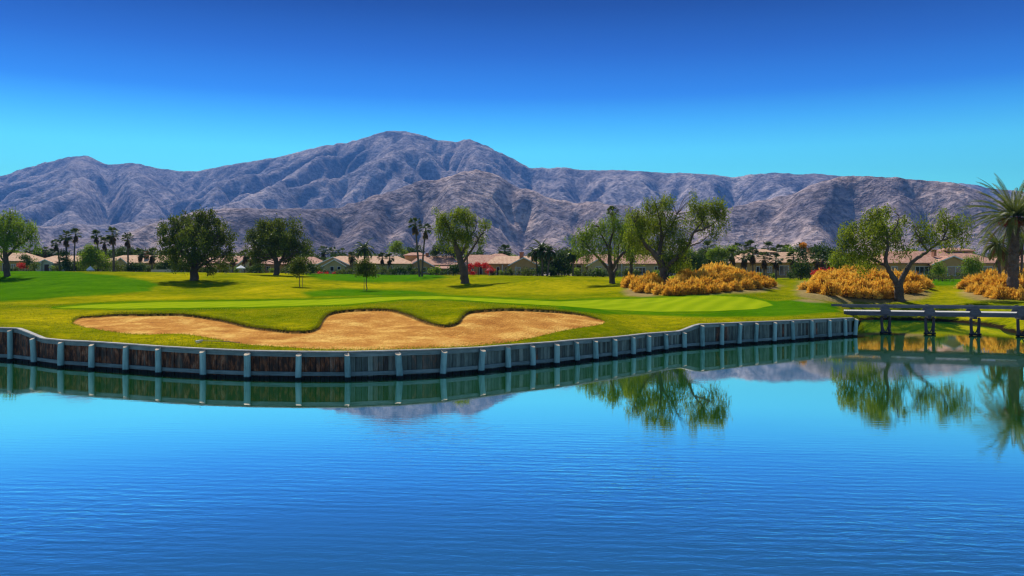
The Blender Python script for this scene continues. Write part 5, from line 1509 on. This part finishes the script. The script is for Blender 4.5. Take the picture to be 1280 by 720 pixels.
def house(label, d, x0, x1, yridge, yeave, depth=11.0, wall='stucco', roof='tile_tan', gables=(), windows=(), doors=(), chimneys=(), upper=(), porches=(), columns=(), hip=True):
    """front wall at distance d between columns x0 and x1 of the photo"""
    xm = (x0 + x1) / 2
    zb = min(gz(x0, d), gz(xm, d), gz(x1, d)) - .3
    X0, X1 = PX(x0, d), PX(x1, d)
    Z = lambda y, dd=d: H - (y - YH) * dd / F
    org = np.array([(X0 + X1) / 2, d, gz(xm, d)])
    root = empty('house', org, label, 'house')
    ze = Z(yeave); zr = Z(yridge, d + depth / 2)
    wl = MB(); rf = MB(); oh = .55
    box(wl, X0, X1, d, d + depth, zb, ze - .02)
    hx = min(depth * .45, (X1 - X0) * .2) if hip else 0
    r0 = [X0 - oh + hx, d + depth / 2, zr]; r1 = [X1 + oh - hx, d + depth / 2, zr]
    e0 = [X0 - oh, d - oh, ze]; e1 = [X1 + oh, d - oh, ze]; f0 = [X0 - oh, d + depth + oh, ze]; f1 = [X1 + oh, d + depth + oh, ze]
    th = .16
    slab(rf, e0, e1, r1, r0, th); slab(rf, f1, f0, r0, r1, th)
    if hip:
        for t_ in ((f0, e0, r0), (e1, f1, r1)):
            q = np.array(t_, float); V = np.concatenate([q + [0, 0, .004], q - [0, 0, th]])
            rf.add(V, [[0, 1, 2], [5, 4, 3]]); rf.add(V, [[0, 3, 4, 1], [1, 4, 5, 2], [2, 5, 3, 0]])
    else:
        for X in (X0, X1):
            wl.add([[X, d, ze - .02], [X, d + depth, ze - .02], [X, d + depth / 2, zr - th]], [[0, 1, 2]])
    for (gx0, gx1, ga, ge, fwd) in gables:
        dg = d - fwd
        a0, a1 = PX(gx0, dg), PX(gx1, dg); am = (a0 + a1) / 2
        zg = Z(ga, dg); zge = Z(ge, dg)
        yb = d + depth * .45
        box(wl, a0, a1, dg, d + .4, zb, zge - .02)
        wl.add([[a0, dg, zge - .021], [a1, dg, zge - .021], [am, dg, zg - th]], [[0, 1, 2]])
        o2 = .4; sl = (zg - zge) / max(.1, (a1 - a0) / 2)
        for sgn, ax in ((-1, a0), (1, a1)):
            slab(rf, [ax + sgn * o2, dg - o2, zge - sl * o2 + .01], [am, dg - o2, zg + .01], [am, yb, zg + .01], [ax + sgn * o2, yb, zge - sl * o2 + .01], th)
        # fascia boards
        for sgn, ax in ((-1, a0), (1, a1)):
            beam(rf, [ax + sgn * o2, dg - o2 - .02, zge - sl * o2 - .09], [am, dg - o2 - .02, zg - .09], .05, .22, up=(0, 0, 1), mi=1)
    for (ux0, ux1, ur, ue, du) in upper:
        dd = d + du
        a0, a1 = PX(ux0, dd), PX(ux1, dd); z1 = Z(ue, dd); z2 = Z(ur, dd + 2)
        box(wl, a0, a1, dd, dd + 5, ze, z1 - .02)
        slab(rf, [a0 - .4, dd - .4, z1], [a1 + .4, dd - .4, z1], [a1 - 1.2, dd + 2.5, z2], [a0 + 1.2, dd + 2.5, z2], th)
        slab(rf, [a1 + .4, dd + 5.4, z1], [a0 - .4, dd + 5.4, z1], [a0 + 1.2, dd + 2.5, z2], [a1 - 1.2, dd + 2.5, z2], th)
        for q in ([[a0 - .4, dd + 5.4, z1], [a0 - .4, dd - .4, z1], [a0 + 1.2, dd + 2.5, z2]], [[a1 + .4, dd - .4, z1], [a1 + .4, dd + 5.4, z1], [a1 - 1.2, dd + 2.5, z2]]):
            q = np.array(q) + [0, 0, .004]; V = np.concatenate([q, q - [0, 0, th]])
            rf.add(V, [[0, 1, 2], [5, 4, 3]]); rf.add(V, [[0, 3, 4, 1], [1, 4, 5, 2], [2, 5, 3, 0]])
    wl.build('wall', M[wall], root, org)
    rfo = rf.build('roof', [M[roof], M['trim']], root, org)
    for (cx, cw, ct, cb, dc) in chimneys:
        dd = d + dc; a0, a1 = PX(cx - cw / 2, dd), PX(cx + cw / 2, dd)
        ch = MB(); zt = Z(ct, dd)
        box(ch, a0, a1, dd, dd + 1.0, Z(cb, dd), zt); box(ch, a0 - .1, a1 + .1, dd - .1, dd + 1.1, zt, zt + .16)
        ch.build('chimney', M['stucco_tan'] if cw > 5 else M['brick'], rfo, org)
    for (wx0, wx1, wy0, wy1, fwd, pn) in windows:
        dw = d - fwd
        window_on(root, org, PX(wx0, dw), PX(wx1, dw), Z(wy1, dw), Z(wy0, dw), dw - .01, 'window', pn)
    for (wx0, wx1, wy0, wy1, fwd) in doors:
        dw = d - fwd; a0, a1 = PX(wx0, dw), PX(wx1, dw); z0, z1 = max(Z(wy1, dw), zb + .25), Z(wy0, dw)
        dr = MB(); box(dr, a0 + .08, a1 - .08, dw - .05, dw + .02, z0, z1 - .08); dro = dr.build('door', M['doorwood'], root, org)
        fr = MB(); box(fr, a0, a0 + .08, dw - .07, dw + .02, z0, z1); box(fr, a1 - .08, a1, dw - .07, dw + .02, z0, z1); box(fr, a0 + .08, a1 - .08, dw - .07, dw + .02, z1 - .08, z1)
        fr.build('frame', M['trim'], dro, org)
        hd = MB(); box(hd, a1 - .22, a1 - .16, dw - .10, dw - .05, z0 + .95, z0 + 1.08); hd.build('handle', M['trim'], dro, org)
    for (px0, px1, pyr, pye, fwd) in porches:
        dp = d - fwd; a0, a1 = PX(px0, dp), PX(px1, dp); z0 = Z(pye, dp); z1 = Z(pyr, d - .2)
        pm = MB(); slab(pm, [a0 - .3, dp - .3, z0], [a1 + .3, dp - .3, z0], [a1 + .3, d - .03, z1], [a0 - .3, d - .03, z1], .14); pm.build('porch_roof', M[roof], root, org)
        for xx in (a0, a1):
            pc = MB(); box(pc, xx - .15, xx + .15, dp, dp + .3, zb, z0 - .12); pc.build('column', M['stucco_pale'], root, org)
    for (cxx, cw, cy0, fwd) in columns:
        dp = d - fwd; a0, a1 = PX(cxx - cw / 2, dp), PX(cxx + cw / 2, dp)
        pc = MB(); box(pc, a0, a1, dp - .2, dp + .2, zb, Z(cy0, dp)); pc.build('column', M['stucco_pale'], root, org)
    return root

house('tan roofed house mostly hidden by the tree at the far left', 208, -70, 34, 316, 326, 12, 'stucco_tan', 'tile_tan', windows=[(-20, -12, 329, 336, 0, 2), (14, 20, 330, 337, 0, 2)], doors=[(3, 7, 329, 340, 0)])
house('low house with a pale columned porch left of the first palms', 200, 44, 103, 319.5, 327, 11, 'stucco_pale', 'tile_tan', gables=[(48.5, 66, 324, 328, 2.2)], doors=[(55, 62, 330, 339, 2.2)], windows=[(70, 77, 330, 337, 0, 2), (84, 92, 330, 337, 0, 2)],
      columns=[(51, 1.8, 327.5, 2.7), (64.5, 1.8, 327.5, 2.7), (79, 2.4, 328, .6)])
house('tan roofed house with a brown chimney behind the second palm group', 200, 120, 232, 319, 328.5, 12, 'stucco', 'tile_tan', gables=[(143, 160, 322, 329, 1.0)], chimneys=[(182, 4, 315, 324, 2.5)], windows=[(148, 155, 332, 338, 1.0, 2), (178, 186, 332, 338, 0, 2), (200, 208, 332, 338, 0, 2)], doors=[(166, 169.5, 331, 341, 0)])
house('pink roofed house seen between the two big dark trees', 200, 246, 322, 320, 329, 12, 'stucco', 'tile_pink', gables=[(298, 320, 321, 330, 1.5)], windows=[(303, 309, 333, 338, 1.5, 2), (266, 273, 333, 339, 0, 2), (280, 287, 333, 339, 0, 2)], doors=[(290, 293.5, 332, 341, 0)],
      porches=[(252, 272, 331, 334, 3.0)])
house('pink roofed house hidden behind the forked dark tree', 206, 326, 398, 321, 330, 11, 'stucco_tan', 'tile_pink', windows=[(388, 393, 333, 338, 0, 2), (333, 338, 333, 338, 0, 2)], doors=[(381, 384.5, 332, 341, 0)])
house('pale house with two nested front gables and a wide tan chimney', 196, 397, 512, 320, 329.5, 12, 'stucco', 'tile_tan', gables=[(397, 435, 321, 330, 1.6), (405, 431, 324, 331.5, 2.6)], chimneys=[(439, 7, 317, 330, 1.0)],
      windows=[(400.5, 404.5, 332, 338, 1.6, 2), (412.5, 417.5, 333, 339, 2.6, 1), (421.5, 426, 333, 337.5, 2.6, 1), (466, 474, 332, 337, 0, 2), (484, 491, 332, 337, 0, 2)], doors=[(446, 449.5, 331, 342, 0)])
house('tan house with an arched gable front behind the twin fan palm trunks', 200, 512, 572, 320, 331, 12, 'stucco_tan', 'tile_pink', gables=[(511, 541, 323.5, 331.5, 2.0)], upper=[(506, 530, 315.5, 319, 7.5)], porches=[(541, 560, 331.5, 335.5, 2.6)],
      windows=[(518, 524, 334, 341, 2.0, 1), (527, 533, 334, 341, 2.0, 1)], doors=[(547, 551, 334, 343, 0)], chimneys=[(534, 3.2, 317, 322, 6)])
house('long pink roofed house behind the red bougainvillea', 203, 574, 632, 318.5, 331, 13, 'stucco_tan', 'tile_pink', gables=[(561, 578, 326, 332, 1.0)], upper=[(612, 634, 317, 320, 7)], windows=[(586, 592, 334, 341, 0, 2), (609, 614, 334, 341, 0, 2)], doors=[(599, 603, 333, 343, 0)])
house('house with a brick chimney beside its pale front gable', 190, 610, 672, 320, 329.5, 12, 'stucco_tan', 'tile_tan', gables=[(637, 672, 321.5, 330.5, 1.4)], chimneys=[(652, 5, 316, 325, 2.6)],
      windows=[(643.5, 651, 334, 342, 1.4, 2), (663, 669, 335, 343, 1.4, 1)], doors=[(620.5, 624.5, 333.5, 344, 0), (631, 634, 333.5, 344, 0)], columns=[(628, 1.8, 331, .5), (645, 1.2, 332, 1.7)])
house('tan house with an arched porch and a brick chimney behind the crooked pepper trunks', 178, 717, 835, 318, 329.5, 12, 'stucco', 'tile_pink', gables=[(735, 760, 323.5, 331, 1.8)], chimneys=[(786.5, 6.5, 316, 325, 2.0)],
      windows=[(780, 790, 333, 343, 0, 2), (794, 807, 334, 343, 0, 3), (744, 752, 333, 342, 1.8, 2), (818, 826, 333, 342, 0, 2)], doors=[(720, 727, 331, 345, 0), (765, 769, 332, 345, 0)], columns=[(777, 1.6, 330, .4), (792, 1.6, 330, .4)])
house('tan house with white framed windows behind the orange grass bed', 168, 922, 1034, 315, 328, 12, 'stucco_tan', 'tile_tan', upper=[(942, 969, 311.5, 315, 5), (1006, 1026, 315, 318, 6)],
      windows=[(945, 953, 333, 341, 0, 2), (958.5, 965, 333, 341, 0, 2), (974, 986, 332, 344, 0, 2), (1016, 1024, 333, 341, 0, 2)], doors=[(929, 933, 332, 345, 0)], columns=[(969, 1.2, 329, .4)], chimneys=[(1012, 4, 311, 317, 4)])
house('tan house with a low front gable and white framed sliding door at the right', 160, 1106, 1252, 314, 328.5, 13, 'stucco_tan', 'tile_pink', gables=[(1166, 1216, 319.5, 329.5, 1.2)], upper=[(1183, 1216, 309.5, 313, 6)],
      windows=[(1144, 1166, 333, 343, 0, 4), (1184, 1204, 333, 345, 1.2, 2), (1228, 1241, 333, 342, 0, 2), (1114, 1122, 333, 342, 0, 2)], doors=[(1246, 1250, 332, 346, 0)], chimneys=[(1169, 3.2, 313, 320, 2.2)])
house('brown roofed house at the right picture edge behind the date palm', 165, 1262, 1330, 319, 328, 12, 'stucco_tan', 'tile_pink', windows=[(1270, 1277, 333, 341, 0, 2), (1290, 1300, 333, 341, 0, 2)], doors=[(1281, 1285, 332, 345, 0)])

# belt of garden trees behind the roofs and low shrubs along the house walls: a few kinds, copied one by one
def belt():
    kinds = []
    for i in range(7):
        leaf = ['garden', 'bright', 'garden', 'ficus', 'garden', 'bright', 'ficus'][i]
        o = np.array([0.0, 0.0, 0.0])
        w = rng.uniform(2.2, 3.6); hgt = rng.uniform(5.0, 7.2)
        bl = [(np.array([rng.uniform(-.5, .5) * w, rng.uniform(-.4, .4) * w, hgt * rng.uniform(.5, .8)]), w * rng.uniform(.45, .7), hgt * rng.uniform(.16, .26)) for _ in range(5)] + [(np.array([0, 0, hgt * .42]), w * .8, hgt * .28)]
        lb = [([np.zeros(3), np.array([.1, 0, hgt * .35]), np.array([0, .1, hgt * .75])], .2, .05)]
        kinds.append(add_tree('tree', 'x', 'tree', o, lb, bl, leaf=leaf, dens=3.2, per=32, cr=.5, lsize=.42, aspect=.5, twigs=False))
    used = set()
    def put(x, d, sc, label, group):
        i = int(rng.integers(0, 7))
        r = kinds[i] if i not in used else copy_tree(kinds[i])
        used.add(i)
        r.location = Vector([float(c) for c in gP(x, d)]); r.rotation_euler = (0, 0, rng.uniform(0, 6.28)); k = sc * rng.uniform(.8, 1.15)
        r.scale = (k * rng.uniform(.9, 1.25), k * rng.uniform(.9, 1.25), k)
        r['label'] = label; r['group'] = group
    for x in np.arange(-40, 400, 12.5):
        put(x + rng.uniform(-4, 4), rng.uniform(226, 250), 1.0, 'leafy garden tree in the belt behind the left-hand roofs', 'garden trees behind the left-hand roofs')
    for x in np.arange(402, 720, 11):
        put(x + rng.uniform(-4, 4), rng.uniform(226, 250), .95, 'leafy garden tree in the belt behind the middle roofs', 'garden trees behind the middle roofs')
    for x in np.arange(722, 1320, 11.5):
        put(x + rng.uniform(-4, 4), rng.uniform(200, 226), 1.0, 'leafy garden tree in the belt behind the right-hand roofs', 'garden trees behind the right-hand roofs')
    for x in (690, 700, 712, 838, 850, 872, 886, 905, 1038, 1050, 1066, 1082, 1096):
        put(x + rng.uniform(-2, 2), rng.uniform(172, 184), .72, 'leafy tree filling the gap between two right-hand houses', 'trees in the gaps between right-hand houses')
    for i in range(7):
        if i not in used: put(1330 + i, 215, 1, 'leafy garden tree in the belt behind the right-hand roofs', 'garden trees behind the right-hand roofs')
    sk = []
    for i in range(5):
        leaf = ['garden', 'ficus', 'bright', 'garden', 'ficus'][i]
        root = empty('shrub', (0, 0, 0), 'x', 'shrub')
        mb = MB(); cl = crown_points([(np.array([rng.uniform(-.6, .6), 0, .7]), .9, .7), (np.array([rng.uniform(-.8, .8), .2, .6]), .8, .6), (np.array([0, -.2, .9]), .6, .7)], 16)
        C = np.repeat(cl, 24, 0) + rng.normal(0, .2, (len(cl) * 24, 3)); C[:, 2] = np.abs(C[:, 2])
        leaf_quads(mb, C, .26, .5, np.repeat(rng.normal(.5, .15, len(cl)), 24) + rng.normal(0, .15, len(C)))
        mb.build('foliage', M[leaf], root)
        mb = MB()
        for a in np.linspace(0, 6.28, 6): tube(mb, [[0, 0, -.1], [.3 * math.cos(a), .3 * math.sin(a), .4], [.55 * math.cos(a), .55 * math.sin(a), .9]], [.04, .03, .015], 5)
        mb.build('stem', M['bark'], root)
        sk.append(root)
    used2 = set()
    spots = [(-20, 200), (-5, 199), (12, 200), (20, 201), (68, 196), (73, 195), (99, 195), (105, 196), (124, 194), (131, 195), (150, 194), (158, 196), (186, 195), (194, 195), (235, 195), (250, 194), (258, 194), (276, 195), (284, 195), (296, 194), (312, 194), (326, 195), (340, 199), (352, 199),
             (366, 199), (391, 199), (398, 190), (408, 190), (428, 190), (446, 191), (452, 192), (459, 191), (466, 191), (491, 192), (516, 194), (525, 194), (537, 193), (553, 194), (579, 197), (584, 198), (616, 186), (628, 186), (634, 186), (660, 185), (669, 186), (692, 178), (702, 176), (722, 174), (732, 173),
             (748, 173), (762, 173), (771, 174), (784, 174), (797, 174), (812, 174), (822, 174), (924, 163), (938, 163), (952, 162), (966, 162), (988, 160), (1012, 158), (1024, 160), (1040, 162), (1112, 156), (1126, 155), (1142, 154), (1150, 154), (1158, 153), (1206, 154), (1226, 155), (1236, 155), (1244, 156), (1262, 156), (1274, 158)]
    for x, d in spots:
        i = int(rng.integers(0, 5))
        r = sk[i] if i not in used2 else copy_tree(sk[i])
        used2.add(i)
        r.location = Vector([float(c) for c in gP(x, d)]); r.rotation_euler = (0, 0, rng.uniform(0, 6.28)); k = rng.uniform(.55, 1.1)
        r.scale = (k * 1.1, k * 1.1, k)
        side = 'left-hand' if x < 400 else ('middle' if x < 720 else 'right-hand')
        r['label'] = 'small rounded shrub against the wall of the %s houses' % side; r['group'] = 'shrubs along the %s house walls' % side
belt()

# patio umbrellas
def parasol(label, x, d, ytop, yrim, rpx, m='canvas_white'):
    base = gP(x, d); z1 = H - (ytop - YH) * d / F; z2 = H - (yrim - YH) * d / F; r = rpx * d / F
    root = empty('patio_umbrella', base, label, 'umbrella')
    mb = MB(); tube(mb, [base, base + [0, 0, (z1 - base[2]) * .5], [base[0], base[1], z1 - .05]], .035, 6); mb.build('pole', M['trim'], root, base)
    mb = MB(); a = np.linspace(0, 2 * pi, 9)[:-1]
    rim = np.stack([base[0] + r * np.cos(a), base[1] + r * np.sin(a), np.full(8, z2)], 1)
    V = np.concatenate([rim, [[base[0], base[1], z1]], rim - [0, 0, .18]])
    mb.add(V, [[i, (i + 1) % 8, 8] for i in range(8)]); mb.add(V, [[i, 9 + i, 9 + (i + 1) % 8, (i + 1) % 8] for i in range(8)])
    mb.build('canopy', M[m], root, base)
parasol('white patio umbrella among the shrubs left of the tallest palms', 113, 183, 332.5, 337, 5)
parasol('white patio umbrella between the two big dark trees', 301, 180, 331.5, 335, 6)
parasol('red patio umbrella beside the bougainvillea arch', 612, 181, 334, 338, 4.5, 'canvas_red')
# low white garden wall behind the rounded tree
mb = MB(); d = 184
p0 = gP(189, d); p1 = gP(217, d); p0[2] += .25; p1[2] += .25
beam(mb, p0, p1, .25, .6, tint=.5)
tag(mb.build('garden_wall', M['stucco_pale'], None, p0), 'low white garden wall left of the big rounded tree', 'wall')
